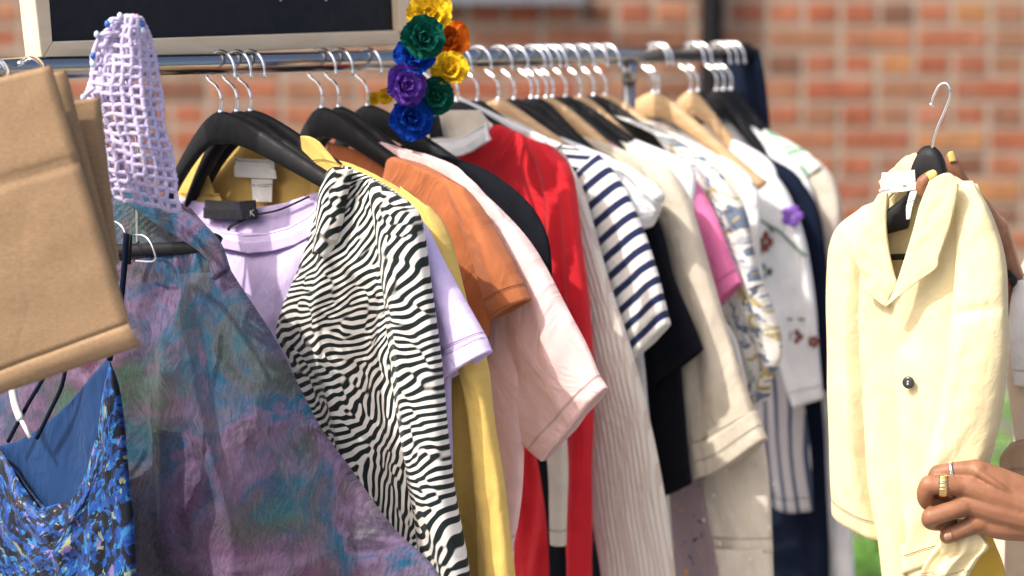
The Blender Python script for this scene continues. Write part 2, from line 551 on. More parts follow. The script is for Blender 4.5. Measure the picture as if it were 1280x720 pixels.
def kraft_mat():
    m, nt, b = new_mat('kraft_paper')
    tc = nt.nodes.new('ShaderNodeTexCoord').outputs['Object']
    fib = noise(nt, mapping(nt, tc, (1, 1, 3)), 220, 4, 0.7)
    big = noise(nt, tc, 9, 3)
    c = ramp(nt, fib.outputs[0], [(0.3, (0.225, 0.138, 0.070)), (0.55, (0.285, 0.182, 0.098)), (0.75, (0.35, 0.23, 0.13))])
    c = mixc(nt, 0.5, c, ramp(nt, big.outputs[0], [(0.3, (0.80, 0.80, 0.80)), (0.7, (1.1, 1.1, 1.1))]), 'MULTIPLY')
    L(nt, c, b.inputs['Base Color']); b.inputs['Roughness'].default_value = 0.8
    cr_ = noise(nt, tc, 16, 5, 0.55, 0.8)
    bp = nt.nodes.new('ShaderNodeBump'); bp.inputs['Strength'].default_value = 0.3; bp.inputs['Distance'].default_value = 0.003
    L(nt, cr_.outputs[0], bp.inputs['Height'])
    vo = nt.nodes.new('ShaderNodeTexVoronoi'); vo.feature = 'DISTANCE_TO_EDGE'; vo.inputs['Scale'].default_value = 7
    L(nt, mixc(nt, 0.12, tc, noise(nt, tc, 6, 2).outputs[1]), vo.inputs['Vector'])
    vr = ramp(nt, vo.outputs[0], [(0.0, (0, 0, 0)), (0.05, (1, 1, 1))])
    bv = nt.nodes.new('ShaderNodeBump'); bv.inputs['Strength'].default_value = 0.10; bv.inputs['Distance'].default_value = 0.002
    L(nt, vr, bv.inputs['Height']); L(nt, bv.outputs[0], bp.inputs['Normal'])
    L(nt, bp.outputs[0], b.inputs['Normal'])
    return m

def brick_mat():
    m, nt, b = new_mat('brick_clay')
    oi = nt.nodes.new('ShaderNodeObjectInfo'); ge = nt.nodes.new('ShaderNodeNewGeometry')
    r = mth(nt, 'FRACT', mth(nt, 'ADD', oi.outputs['Random'], mth(nt, 'MULTIPLY', ge.outputs['Random Per Island'], 3.7)))
    c = ramp(nt, r, [(0.0, (0.271, 0.085, 0.042)), (0.16, (0.314, 0.111, 0.056)), (0.30, (0.166, 0.071, 0.039)), (0.44, (0.306, 0.125, 0.064)),
                     (0.56, (0.262, 0.122, 0.067)), (0.68, (0.289, 0.085, 0.039)), (0.86, (0.350, 0.159, 0.062)), (0.93, (0.218, 0.096, 0.056))], 'CONSTANT')
    tc = nt.nodes.new('ShaderNodeTexCoord').outputs['Object']
    gp = nt.nodes.new('ShaderNodeNewGeometry').outputs['Position']
    n1 = noise(nt, gp, 22, 5, 0.65)
    c = mixc(nt, 0.8, c, ramp(nt, n1.outputs[0], [(0.3, (0.50, 0.50, 0.50)), (0.7, (1.08, 1.04, 1.0))]), 'MULTIPLY')
    n2 = noise(nt, gp, 5, 4, 0.6)
    c = mixc(nt, ramp(nt, n2.outputs[0], [(0.5, (0, 0, 0)), (0.75, (0.25, 0.25, 0.25))]), c, (0.30, 0.25, 0.20))
    L(nt, c, b.inputs['Base Color']); b.inputs['Roughness'].default_value = 0.9
    bp = nt.nodes.new('ShaderNodeBump'); bp.inputs['Strength'].default_value = 0.5; bp.inputs['Distance'].default_value = 0.004
    L(nt, noise(nt, gp, 90, 4, 0.7).outputs[0], bp.inputs['Height']); L(nt, bp.outputs[0], b.inputs['Normal'])
    return m

def skin_mat():
    m, nt, b = new_mat('skin')
    tc = nt.nodes.new('ShaderNodeTexCoord').outputs['Object']
    n1 = noise(nt, tc, 45, 4)
    c = ramp(nt, n1.outputs[0], [(0.3, (0.20, 0.085, 0.043)), (0.7, (0.29, 0.132, 0.070))])
    L(nt, c, b.inputs['Base Color']); b.inputs['Roughness'].default_value = 0.5; b.inputs['Specular IOR Level'].default_value = 0.35
    b.inputs['Subsurface Weight'].default_value = 0.15; b.inputs['Subsurface Radius'].default_value = (0.012, 0.005, 0.003)
    b.inputs['Subsurface Scale'].default_value = 0.5
    vo = nt.nodes.new('ShaderNodeTexVoronoi'); vo.inputs['Scale'].default_value = 700; L(nt, tc, vo.inputs['Vector'])
    bp = nt.nodes.new('ShaderNodeBump'); bp.inputs['Strength'].default_value = 0.12; bp.inputs['Distance'].default_value = 0.0006
    L(nt, vo.outputs[0], bp.inputs['Height'])
    w_ = noise(nt, mapping(nt, tc, (3, 1, 1)), 120, 3)
    bp2 = nt.nodes.new('ShaderNodeBump'); bp2.inputs['Strength'].default_value = 0.15; bp2.inputs['Distance'].default_value = 0.002
    L(nt, w_.outputs[0], bp2.inputs['Height']); L(nt, bp.outputs[0], bp2.inputs['Normal'])
    L(nt, bp2.outputs[0], b.inputs['Normal'])
    return m

def ground_mat():
    m, nt, b = new_mat('pavement_grey')
    gp = nt.nodes.new('ShaderNodeNewGeometry').outputs['Position']
    n1 = noise(nt, gp, 60, 5, 0.7); n2 = noise(nt, gp, 1.5, 4)
    c = ramp(nt, n1.outputs[0], [(0.3, (0.16, 0.16, 0.165)), (0.7, (0.27, 0.27, 0.27))])
    c = mixc(nt, 0.6, c, ramp(nt, n2.outputs[0], [(0.3, (0.8,) * 3), (0.7, (1.1,) * 3)]), 'MULTIPLY')
    L(nt, c, b.inputs['Base Color']); b.inputs['Roughness'].default_value = 0.9
    return m

def leaf_mat(name, a, c2):
    m, nt, b = new_mat(name)
    ge = nt.nodes.new('ShaderNodeNewGeometry')
    c = ramp(nt, ge.outputs['Random Per Island'], [(0.0, a), (1.0, c2)])
    L(nt, c, b.inputs['Base Color']); b.inputs['Roughness'].default_value = 0.6
    t = nt.nodes.new('ShaderNodeBsdfTranslucent'); L(nt, c, t.inputs[0])
    mx = nt.nodes.new('ShaderNodeMixShader'); mx.inputs[0].default_value = 0.3
    out = nt.nodes['Material Output']
    L(nt, b.outputs[0], mx.inputs[1]); L(nt, t.outputs[0], mx.inputs[2]); L(nt, mx.outputs[0], out.inputs[0])
    return m

M = dict(
    chrome=solid('chrome', (0.36, 0.35, 0.34), 0.2, 1.0),
    steel=solid('hook_steel', (0.80, 0.80, 0.80), 0.14, 1.0),
    black_wood=solid('black_hanger_paint', (0.008, 0.0085, 0.010), 0.6, spec=0.25, bump=(120, 0.1)),
    wood=wood_mat('hanger_beech', (0.42, 0.26, 0.12), (0.58, 0.38, 0.20)),
    pine=wood_mat('pine_frame', (0.64, 0.50, 0.33), (0.78, 0.65, 0.46), scale=(2, 2, 12)),
    slate=solid('blackboard_slate', (0.008, 0.011, 0.018), 0.6, spec=0.25, bump=(60, 0.05)),
    chalk=solid('chalk_white', (0.6, 0.6, 0.58), 0.9),
    white_plastic=solid('white_plastic', (0.75, 0.75, 0.73), 0.35),
    kraft=kraft_mat(), brick=brick_mat(),
    mortar=solid('mortar', (0.27, 0.225, 0.175), 0.95, bump=(80, 0.5)),
    plinth=solid('plinth_render', (0.22, 0.20, 0.175), 0.9, bump=(60, 0.4)),
    black_metal=solid('black_painted_metal', (0.008, 0.008, 0.009), 0.7, spec=0.15),
    grey_metal=solid('grey_painted_metal', (0.13, 0.14, 0.16), 0.5),
    glass=solid('dark_glass', (0.03, 0.04, 0.05), 0.08),
    ground=ground_mat(),
    zebra=zebra_mat(), tiedye=tiedye_mat(),
    lavender=fabric('lavender_jersey', (0.68, 0.56, 0.86), trans=0.12),
    yellow=fabric('mustard_linen', (0.68, 0.47, 0.13), weave=700, bump=0.4, trans=0.10),
    yellow_in=fabric('mustard_lining', (0.66, 0.44, 0.13), trans=0.1),
    orange=fabric('rust_jersey', (0.40, 0.13, 0.05), trans=0.05),
    pink=fabric('blush_jersey', (0.82, 0.57, 0.55), trans=0.14),
    black=fabric('black_jersey', (0.007, 0.008, 0.012), sheen=0.0, spec=0.08),
    red=fabric('red_knit', (0.62, 0.014, 0.024), trans=0.04, rough=0.7),
    satin=fabric('ivory_satin', (0.62, 0.57, 0.48), rough=0.4, sheen=0.1),
    rib=stripe_mat('ivory_rib_knit', (0.74, 0.69, 0.60), (0.62, 0.52, 0.45), 0.0065, 0.35, axis=0),
    breton=stripe_mat('breton_jersey', (0.80, 0.79, 0.75), (0.012, 0.02, 0.075), 0.0208, 0.42, axis=1, phase=0.0),
    white=fabric('white_cotton', (0.76, 0.77, 0.78), trans=0.12, wr=40, wrb=0.5),
    white_plain=fabric('white_poplin', (0.78, 0.79, 0.80), trans=0.12),
    lace=fabric('white_boucle', (0.70, 0.70, 0.68), weave=160, bump=1.0),
    beige=fabric('oatmeal_cotton', (0.56, 0.50, 0.40), weave=500, bump=0.5, trans=0.06),
    mauve=print_mat('mauve_print', (0.30, 0.23, 0.25), [(1.0, 70, 0.66, (0.02, 0.05, 0.09)), (2.5, 75, 0.68, (0.6, 0.3, 0.08)), (5, 60, 0.66, (0.08, 0.02, 0.04))]),
    pearl_knit=fabric('cream_fine_knit', (0.64, 0.59, 0.49), weave=600, bump=0.5),
    pearl=solid('pearl', (0.68, 0.65, 0.57), 0.2),
    hotpink=fabric('rose_cotton', (0.78, 0.20, 0.42), trans=0.1),
    floral=print_mat('garden_print_chiffon', (0.68, 0.67, 0.62), [(1.3, 32, 0.57, (0.14, 0.18, 0.26)), (3.7, 38, 0.59, (0.42, 0.34, 0.14)), (8, 45, 0.62, (0.08, 0.09, 0.12)), (12, 30, 0.62, (0.40, 0.42, 0.46))], trans=0.1),
    embroid=fabric('white_denim', (0.74, 0.75, 0.75), weave=500, bump=0.4),
    pinstripe=stripe_mat('grey_navy_stripe', (0.44, 0.42, 0.43), (0.05, 0.07, 0.12), 0.021, 0.28, axis=0),
    navy=fabric('navy_wool', (0.006, 0.010, 0.024), sheen=0.0, spec=0.08),
    leafprint=print_mat('leaf_print', (0.60, 0.63, 0.57), [(2, 24, 0.55, (0.14, 0.30, 0.20)), (6, 30, 0.62, (0.08, 0.20, 0.12))]),
    stone=fabric('stone_cotton', (0.50, 0.45, 0.38)),
    camiprint=print_mat('blue_floral_satin', (0.005, 0.035, 0.17), [(1, 52, 0.50, (0.009, 0.060, 0.26)), (9, 76, 0.57, (0.022, 0.14, 0.33)), (4, 60, 0.54, (0.003, 0.004, 0.010)),
                        (14, 64, 0.63, (0.20, 0.23, 0.13)), (20, 60, 0.65, (0.17, 0.12, 0.28)), (27, 90, 0.57, (0.004, 0.008, 0.02))], rough=0.45, dist=0.5),
    camiback=fabric('deep_blue_satin', (0.006, 0.035, 0.12), rough=0.5),
    jacket=fabric('butter_terry', (0.75, 0.645, 0.385), weave=260, bump=0.7, trans=0.12, wrb=0.2),
    jacket_in=fabric('butter_lining', (0.74, 0.64, 0.38), trans=0.1),
    golden=fabric('golden_cotton', (0.70, 0.46, 0.08)),
    crochet=fabric('lilac_yarn', (0.46, 0.40, 0.60), weave=200, bump=1.0, sheen=0.5),
    label_black=fabric('woven_black_label', (0.012, 0.012, 0.018)),
    label_white=fabric('woven_white_label', (0.75, 0.74, 0.70)),
    skin=skin_mat(),
    nail=solid('nail_yellow', (0.75, 0.50, 0.13), 0.25),
    nail_skin=solid('nail_natural', (0.42, 0.22, 0.15), 0.25),
    gold=solid('gold', (0.83, 0.60, 0.26), 0.2, 1.0),
    silver=solid('silver', (0.85, 0.84, 0.82), 0.15, 1.0),
    button=solid('dark_horn_button', (0.03, 0.032, 0.04), 0.25),
    cream_top=fabric('cream_blouse', (0.66, 0.56, 0.44), trans=0.05),
    tan_knit=fabric('tan_knit', (0.42, 0.29, 0.19), weave=200, bump=1.0),
    trouser=fabric('sand_trousers', (0.50, 0.42, 0.32)),
    hair=solid('black_hair', (0.012, 0.010, 0.009), 0.5, bump=(60, 0.8)),
    leaf=leaf_mat('shrub_leaves', (0.09, 0.22, 0.04), (0.20, 0.40, 0.08)),
    stem=solid('shrub_stem', (0.10, 0.07, 0.04), 0.8),
)

# ------------------------------------------------------------------ the setting
WY = 7.2
def plane_obj(name, x0, x1, y0, y1, z, mat):
    o = mesh_obj(name, [(x0, y0, z), (x1, y0, z), (x1, y1, z), (x0, y1, z)], [(0, 1, 2, 3)], mat, smooth=False)
    return tag(o, kind='structure')
plane_obj('pavement', -60, 60, -60, 80, 0.0, M['ground'])

# brick wall in English bond, every brick its own piece
wall = thing('brick_wall', (0, WY, 0), 'weathered red and orange brick wall in English bond behind the clothes rail', 'wall')
COURSE = 0.0755; SP_ = 0.221; HP = SP_ / 2; J = 0.018
PL_TOP = 0.60
def brick_mesh(length, seed):
    rg = random.Random(seed)
    hx, hz, d, bv = (length - J) / 2, (COURSE - J) / 2, 0.05, 0.004
    def j(a): return rg.uniform(-a, a)
    v = []
    for y, e in ((0.0, bv), (bv, 0.0), (d, 0.0)):
        for sx, sz in ((-1, -1), (1, -1), (1, 1), (-1, 1)):
            v.append((sx * (hx - e) + j(0.0015), y + (j(0.0015) if y == 0 else 0), sz * (hz - e) + j(0.0012)))
    f = [(0, 1, 2, 3)]
    for k in range(4):
        f.append((k, k + 4, (k + 1) % 4 + 4, (k + 1) % 4)); f.append((k + 4, k + 8, (k + 1) % 4 + 8, (k + 1) % 4 + 4))
    me = bpy.data.meshes.new('brick'); me.from_pydata(v, [], [tuple(reversed(q)) for q in f]); me.materials.append(M['brick']); me.update()
    return me
long_b = [brick_mesh(SP_, s) for s in range(5)]
short_b = [brick_mesh(HP, 20 + s) for s in range(5)]
rg = random.Random(3)
# window high on the wall: opening from x0..x1 above z
WIN = (at(500, 6, WY)[0], at(722, 6, WY)[0], at(600, 4, WY)[2])
cand = []
z = PL_TOP + COURSE / 2; row = 0
while z < 4.2:
    wdt = SP_ if row % 2 == 0 else HP
    offx = 0.0 if row % 2 == 0 else HP / 2
    if row % 4 == 2: offx = SP_ / 2
    x = -4.0 + offx
    while x < 4.0:
        inwin = (z > WIN[2] - 0.01) and (WIN[0] - wdt / 2 < x < WIN[1] + wdt / 2) and z < WIN[2] + 1.2
        if not inwin: cand.append((x, z, wdt))
        x += wdt
    z += COURSE; row += 1
def proj(p):
    d = np.asarray(p, float) - EYE
    return 640 + FPX * (d @ RT) / (d @ FW), 360 - FPX * (d @ UP) / (d @ FW)
def seen(c):
    px, py = proj((c[0], WY, c[1]))
    if not (-30 < px < 1310 and -15 < py < 735): return 0
    s = 0
    if px < 45 and py < 90: s = 3
    elif 205 < px < 520 and 75 < py < 200: s = 3
    elif px > 560 and py < 70: s = 3
    elif 540 < px < 900 and py < 160: s = 2
    elif px > 940 and py < 240: s = 3
    elif 1030 < px < 1060 and py < 330: s = 2
    elif px > 1215 and py < 470: s = 3
    return s + (0.5 if s and c[2] == SP_ else 0)
sc_ = sorted(range(len(cand)), key=lambda i: -seen(cand[i]))
single = [i for i in sc_ if seen(cand[i]) > 0][:299]
ss = set(single)
g = Geo()
for i, (x, z, wd) in enumerate(cand):
    me = rg.choice(long_b if wd == SP_ else short_b)
    if i in ss:
        o = bpy.data.objects.new('brick', me); COL.objects.link(o); o.parent = wall
        o.location = (x, rg.uniform(-0.003, 0.003), z); o.rotation_euler = (0, R(rg.uniform(-0.3, 0.3)), 0)
    else:
        dy = rg.uniform(-0.003, 0.003)
        g.add([(v.co.x + x, v.co.y + WY + dy, v.co.z + z) for v in me.vertices], [tuple(p.vertices) for p in me.polygons])
tag(g.build('brickwork', M['brick'], wall, smooth=False), kind='stuff')
g = Geo(); g.box((0, WY + 0.005 + 0.15, 2.4), 8.2, 0.3, 3.62); g.build('mortar_bed', M['mortar'], wall, smooth=False)
g = Geo(); g.box((0, WY + 0.13, PL_TOP / 2 - 0.005), 8.2, 0.30, PL_TOP); g.build('plinth', M['plinth'], wall, smooth=False)
wc = ((WIN[0] + WIN[1]) / 2, WY, WIN[2])
g = Geo(); g.box((wc[0], WY - 0.02, wc[2] + 0.02), WIN[1] - WIN[0] + 0.04, 0.14, 0.045); g.build('window_sill', M['grey_metal'], wall, smooth=False)
fr_ = Geo()
W_ = WIN[1] - WIN[0]
fr_.box((wc[0], WY + 0.03, wc[2] + 0.075), W_, 0.06, 0.06); fr_.box((wc[0], WY + 0.03, wc[2] + 1.15), W_, 0.06, 0.06)
for sx in (-1, 0, 1): fr_.box((wc[0] + sx * (W_ / 2 - 0.03), WY + 0.031, wc[2] + 0.61), 0.06, 0.055, 1.0)
wf = fr_.build('window_frame', M['black_metal'], wall, smooth=False)
for sx in (-1, 1):
    g = Geo(); g.box((wc[0] + sx * W_ / 4, WY - 0.0 + 0.035, wc[2] + 0.61), W_ / 2 - 0.08, 0.01, 1.0); g.build('window_pane', M['glass'], wf, smooth=False)

dp = thing('drainpipe', at(889, 60, WY - 0.07) * [1, 1, 0], 'black round drainpipe running down the brick wall behind the far end of the rail', 'drainpipe')
x_ = at(889, 60, WY - 0.07)[0]
tube('pipe', [(x_, WY - 0.07, 0.02), (x_, WY - 0.07, 4.2)], 0.036, M['black_metal'], dp, 20, 4)
for zz in (0.6, 2.1, 3.6):
    tube('collar', [(x_, WY - 0.07, zz), (x_, WY - 0.07, zz + 0.06)], 0.044, M['black_metal'], dp, 20)

# low shrubs at the foot of the wall
def shrub(px, w_, h_, label, seed, Y=6.75):
    rg = random.Random(seed)
    c = at(px, 690, Y); c[2] = 0
    t = thing('low_shrub', c, label, 'shrub', 'low shrubs growing along the foot of the brick wall')
    g = Geo(); lf = Geo()
    for i in range(14):
        a = rg.uniform(0, 6.28); r = rg.uniform(0.2, 1) * w_ / 2
        tip = np.array([c[0] + r * math.cos(a), c[1] + 0.5 * r * math.sin(a), h_ * rg.uniform(0.6, 0.95)])
        g.tube([c + [0.1 * w_ * math.cos(a), 0.05 * math.sin(a), 0], (c + tip) / 2 + [0, 0, 0.05], tip], 0.004, 5)
    for i in range(1500):
        a = rg.uniform(0, 6.28); rr = math.sqrt(rg.random()); zz = rg.random()
        wz = math.sqrt(max(0.05, 1 - zz ** 2.5))
        p = c + np.array([w_ / 2 * rr * wz * math.cos(a), 0.22 * rr * wz * math.sin(a), 0.02 + zz * h_ * (0.8 + 0.25 * math.sin(a * 3 + seed))])
        d = np.array([rg.gauss(0, 1), rg.gauss(0, 1), rg.gauss(0.4, 0.7)]); d /= np.linalg.norm(d)
        e = np.cross(d, [rg.gauss(0, 1), rg.gauss(0, 1), rg.gauss(0, 1)]); e /= np.linalg.norm(e)
        l = rg.uniform(0.02, 0.045)
        lf.add([p, p + d * l * .5 + e * l * .28, p + d * l, p + d * l * .5 - e * l * .28], [(0, 1, 2, 3)])
    g.build('stem', M['stem'], t)
    tag(lf.build('foliage', M['leaf'], t, smooth=False), kind='stuff')
shrub(1262, 0.42, 0.56, 'bright green low shrub seen right of the held jacket above the hand', 1, 6.4)
shrub(1108, 0.34, 0.17, 'low dark green shrub glimpsed under the hem of the held jacket', 2)
shrub(1400, 0.5, 0.34, 'low green shrub past the right edge at the wall foot', 3)

# ------------------------------------------------------------------ the clothes rail
def rp(t, z=RAILZ): return RAIL0 + RD * t + np.array([0, 0, z])
T_POST = tx(786)
rack = thing('clothes_rail', rp(0.3, 0), 'chrome clothes rail carrying the whole row of second hand garments', 'clothes rail')
tube('hanging_rail', [rp(-0.75), rp(tx(925))], 0.0115, M['chrome'], rack, 24, 6)
for t_, nm in ((T_POST, 'upright_post'), (-0.72, 'upright_post')):
    tube(nm, [rp(t_, 0.10), rp(t_, RAILZ - 0.011)], 0.0085, M['chrome'], rack, 20, 4)
    tube('collar', [rp(t_, RAILZ - 0.035), rp(t_, RAILZ - 0.010)], 0.0105, M['chrome'], rack, 20)
    nn = np.array([-RD[1], RD[0], 0])
    b0 = rp(t_, 0.09) + nn * 0.26; b1 = rp(t_, 0.09) - nn * 0.26
    tube('foot_bar', [b0, b1], 0.011, M['chrome'], rack, 16, 3)
    for q in (b0, b1):
        g = Geo(); g.ball(q - [0, 0, 0.055], 0.034, 14, 8, (0.45, 1, 1)); g.build('castor', M['black_metal'], rack)
tube('base_bar', [rp(-0.72, 0.10), rp(T_POST, 0.10)], 0.010, M['chrome'], rack, 16, 3)
tube('end_cap', [rp(tx(925)), rp(tx(925) + 0.012)], 0.0135, M['black_metal'], rack, 20)

# ------------------------------------------------------------------ hangers
HG = 'clothes hangers hooked over the rail'
TIPS = []
def hanger(t, label, kind='black', drop=0.052, ang=0, bar=False, half=0.20, fall=0.10, body=True, tip=None):
    pl = Plane(t, ang=ang)
    o = pl.o
    drop = 0.050
    if tip:
        q_ = pl.hit(tip[0], tip[1], -0.032)
        half = float((q_ - o) @ pl.u); fall = float(o[2] - drop - q_[2]) - 0.012
    root = thing('clothes_hanger', o, label, 'hanger', HG)
    u, n_, zz = pl.u, pl.n, np.array([0, 0, 1.0])
    neck = o - zz * drop
    r = 0.021
    top = o + zz * (0.0115 + 0.0022)
    cz = top - zz * r                     # centre of the hook's bow
    pts = [neck - zz * 0.012, neck + zz * 0.006, neck + zz * 0.016]
    pts.append(neck + zz * 0.026 - u * 0.006)
    for k in range(13):
        a = math.radians(205 - k * 17.5)
        pts.append(cz + u * r * math.cos(a) + zz * r * math.sin(a))
    pts.append(cz + u * (r + 0.002) - zz * 0.008)
    hk = tube('hook', pts, 0.0019, M['steel'], root, 8, 46)
    mat = {'black': M['black_wood'], 'wood': M['wood'], 'white': M['white_plastic']}[kind]
    if body:
        # outline of the shaped bar: top and lower edge, swept both ways, with a rounded thick section
        S = np.linspace(-1, 1, 49)
        vs = []; fs = []
        sec = 12
        for s in S:
            a = abs(s)
            zt = -fall * (math.sqrt(a * a + 0.03) - 0.1732) / (math.sqrt(1.03) - 0.1732)
            hgt = 0.018 * (1 - a) ** 1.8 + 0.0175
            if a > 0.94: hgt *= math.sqrt(max(0.05, 1 - ((a - 0.94) / 0.06) ** 2))
            wd = 0.0058 + 0.002 * a
            bow = 0.032 * a * a           # arms curve back like shoulders
            hf = half
            if s < 0 and t < 0.3: hf = half * 0.72; zt *= 1.45
            c = neck + u * (s * hf) + zz * (zt - hgt / 2) + n_ * (-bow)
            for k in range(sec):
                an = 2 * math.pi * k / sec
                ca, sa = math.cos(an), math.sin(an)
                vs.append(c + n_ * wd * np.sign(ca) * abs(ca) ** 0.7 + zz * hgt / 2 * np.sign(sa) * abs(sa) ** 0.7)
        for i in range(len(S) - 1):
            for k in range(sec):
                k2 = (k + 1) % sec
                fs.append((i * sec + k, (i + 1) * sec + k, (i + 1) * sec + k2, i * sec + k2))
        fs.append(tuple(range(sec))); fs.append(tuple((len(S) - 1) * sec + k for k in range(sec - 1, -1, -1)))
        mesh_obj('shoulder_bar', vs, fs, mat, root)
        tube('hook_ferrule', [neck - zz * 0.004, neck + zz * 0.002], 0.0032, M['steel'], root, 12)
    if bar:
        zb = -(fall + 0.045)
        bpts = [neck + u * (s * half * 0.86) + zz * (zb if abs(s) < 0.97 else zb + 0.03) for s in (-1, -0.97, 0, 0.97, 1)]
        tube('trouser_bar', bpts, 0.0038, M['black_wood'] if kind == 'black' else M['wood'], root, 10)
    return root

# ------------------------------------------------------------------ garments, near to far
GG_ = 'second hand garments hanging on the rail'
def garment(name, pl, label, cat):
    return thing(name, pl.o, label, cat, GG_)
def part_px(pl, off=0.0):
    return lambda px, py, d=0.0: pl.hit(px, py, off + d)

# --- zebra shirt
hanger(0.0, 'foremost black hanger whose arm enters the shoulder of the zebra print shirt', tip=(470, 266))
pl = Plane(0.0)
t = garment('zebra_print_shirt', pl, 'black and white zebra print shirt hanging open on the foremost black hanger', 'shirt')
cloth('front_panel', t, M['zebra'], pl, [[(414, 216), (432, 211), (455, 217)], [(403, 232), (488, 237)], [(394, 275), (514, 260)], [(380, 322), (526, 300)],
      [(346, 410), (538, 400)], [(362, 452), (545, 480)], [(382, 510), (552, 580)], [(400, 570), (562, 660)], [(420, 650), (578, 725)], [(430, 730), (590, 820)]],
      th=0.010, fold=0.007, kf=26, off=0.004, n=90, m=110,
      creases=[([(430, 225), (425, 300), (400, 400)], 0.006, 8), ([(455, 225), (470, 330), (455, 470)], -0.006, 9), ([(400, 290), (440, 330), (480, 350)], 0.005, 7),
               ([(395, 430), (430, 520), (440, 640)], 0.006, 10)])
cloth('sleeve', t, M['zebra'], pl, [[(462, 222), (500, 246)], [(470, 262), (522, 275)], [(480, 330), (534, 345)], [(489, 430), (546, 430)], [(500, 520), (554, 520)],
      [(514, 600), (563, 620)], [(528, 680), (578, 700)], [(540, 780), (594, 800)]], th=0.016, fold=0.006, off=0.016, n=80, m=80,
      creases=[([(498, 300), (512, 420), (520, 520)], 0.007, 8)])
cloth('collar', t, M['zebra'], pl, [[(410, 220), (424, 208), (440, 212)], [(400, 245), (414, 240), (432, 246)], [(396, 280), (410, 276), (424, 284)], [(392, 318), (402, 312), (410, 322)]], th=0.008, fold=0.004, off=0.022, n=40)
cloth('far_front_panel', t, M['zebra'], pl, [[(150, 215), (190, 235)], [(120, 300), (200, 300)], [(110, 500), (190, 500)], [(100, 820), (200, 820)]], th=0.010, n=40)

# --- lavender t-shirt
hanger(0.024, 'black hanger with trouser bar inside the lavender T-shirt neck', bar=True, tip=(475, 272))
pl = Plane(0.024)
t = garment('lavender_t_shirt', pl, 'lavender T-shirt with black neck label, between the zebra shirt and the mustard shirt', 'T-shirt')
cloth('back_panel', t, M['lavender'], pl, [[(218, 246), (262, 256), (305, 261), (350, 256), (398, 240)], [(210, 290), (305, 300), (405, 285)], [(200, 400), (410, 400)]], th=0.002, off=-0.012, fold=0.002, n=40)
cloth('front_panel', t, M['lavender'], pl, [[(205, 262), (240, 282), (278, 300), (312, 308), (350, 303), (385, 288), (412, 262), (470, 248), (515, 262)],
      [(200, 300), (262, 322), (312, 332), (365, 324), (420, 300), (480, 285), (530, 290)], [(200, 420), (312, 430), (560, 400)], [(200, 600), (565, 600)], [(200, 820), (570, 820)]],
      th=0.008, off=0.0, fold=0.006, n=90, m=90, kf=14,
      creases=[([(240, 300), (300, 380), (330, 470)], 0.006, 12), ([(390, 300), (350, 380), (340, 470)], 0.006, 10)])
cloth('neckband', t, M['lavender'], pl, [[(203, 258), (240, 278), (278, 296), (312, 304), (350, 299), (385, 284), (410, 260)],
      [(205, 270), (240, 291), (278, 309), (312, 317), (350, 312), (388, 297), (416, 270)]], th=0.003, off=0.010, fold=0.0003, n=10)
cloth('sleeve', t, M['lavender'], pl, [[(490, 258), (528, 276)], [(503, 320), (556, 335)], [(520, 390), (586, 390)], [(535, 435), (603, 420)], [(547, 470), (609, 434)]], th=0.012, fold=0.004, off=0.004, n=50,
      creases=[([(545, 330), (570, 400), (575, 450)], 0.007, 8)])
cloth('sleeve_cuff', t, M['lavender'], pl, [[(538, 456), (603, 421)], [(549, 479), (612, 439)]], th=0.0145, fold=0.001, off=0.005, n=12)
q = part_px(pl, -0.004)
g = Geo(); a = q(254, 266); b2 = q(322, 267)
cloth('neck_label', t, M['label_black'], pl, [[(254, 260), (288, 262), (322, 262)], [(254, 272), (288, 275), (322, 273)]], th=0.001, off=-0.002, fold=0.0, n=6, m=24)
for a_, b_ in (((313, 263), (313, 270)), ((313, 266), (317, 262)), ((314, 266), (318, 270))):
    tube('label_mark', [q(a_[0], a_[1], 0.0035), q(b_[0], b_[1], 0.0035)], 0.0004, M['label_white'], t, 5)
tube('label_cord', [q(322, 268), q(350, 262), q(386, 246)], 0.0012, M['label_black'], t, 6, 12)
tube('swing_tag_cord', [q(312, 271), q(300, 277), q(287, 284), q(285, 295)], 0.0016, M['label_black'], t, 6, 12)

# --- mustard shirt
hanger(tx(314), 'black hanger directly behind the foremost one, holding the mustard shirt', tip=(515, 276))
pl = Plane(0.054)
t = garment('mustard_shirt', pl, 'mustard yellow linen shirt with pointed collar and white neck tab', 'shirt')
cloth('back_lining', t, M['yellow_in'], pl, [[(236, 188), (310, 172), (388, 184)], [(225, 220), (310, 225), (400, 215)], [(220, 300), (410, 300)]], th=0.002, off=-0.012, fold=0.003, n=30)
cloth('body', t, M['yellow'], pl, [[(398, 196), (412, 198), (428, 207)], [(392, 222), (440, 214), (500, 238)], [(380, 262), (549, 284)], [(330, 330), (562, 335)], [(320, 420), (585, 420)], [(330, 500), (600, 500)],
      [(340, 620), (610, 620)], [(350, 720), (622, 720)], [(350, 820), (632, 820)]], th=0.010, off=0.0, fold=0.008, kf=18, n=90, m=90,
      creases=[([(560, 480), (578, 560), (570, 640)], 0.010, 9), ([(590, 470), (585, 600), (592, 720)], -0.008, 7)])
cloth('sleeve', t, M['yellow'], pl, [[(500, 232), (535, 258)], [(520, 285), (558, 300)], [(548, 380), (580, 385)], [(575, 450), (601, 450)], [(590, 520), (611, 520)], [(596, 600), (624, 600)],
      [(601, 720), (641, 720)], [(603, 820), (651, 820)]], th=0.014, off=0.014, fold=0.006, n=80,
      creases=[([(620, 560), (622, 640), (628, 720)], -0.005, 5)])
cloth('collar', t, M['yellow'], pl, [[(376, 170), (386, 171), (400, 179)], [(378, 186), (400, 190), (418, 200)], [(384, 200), (404, 208), (425, 210)], [(398, 218), (408, 219), (414, 217)]], th=0.003, off=0.018, fold=0.001, n=24)
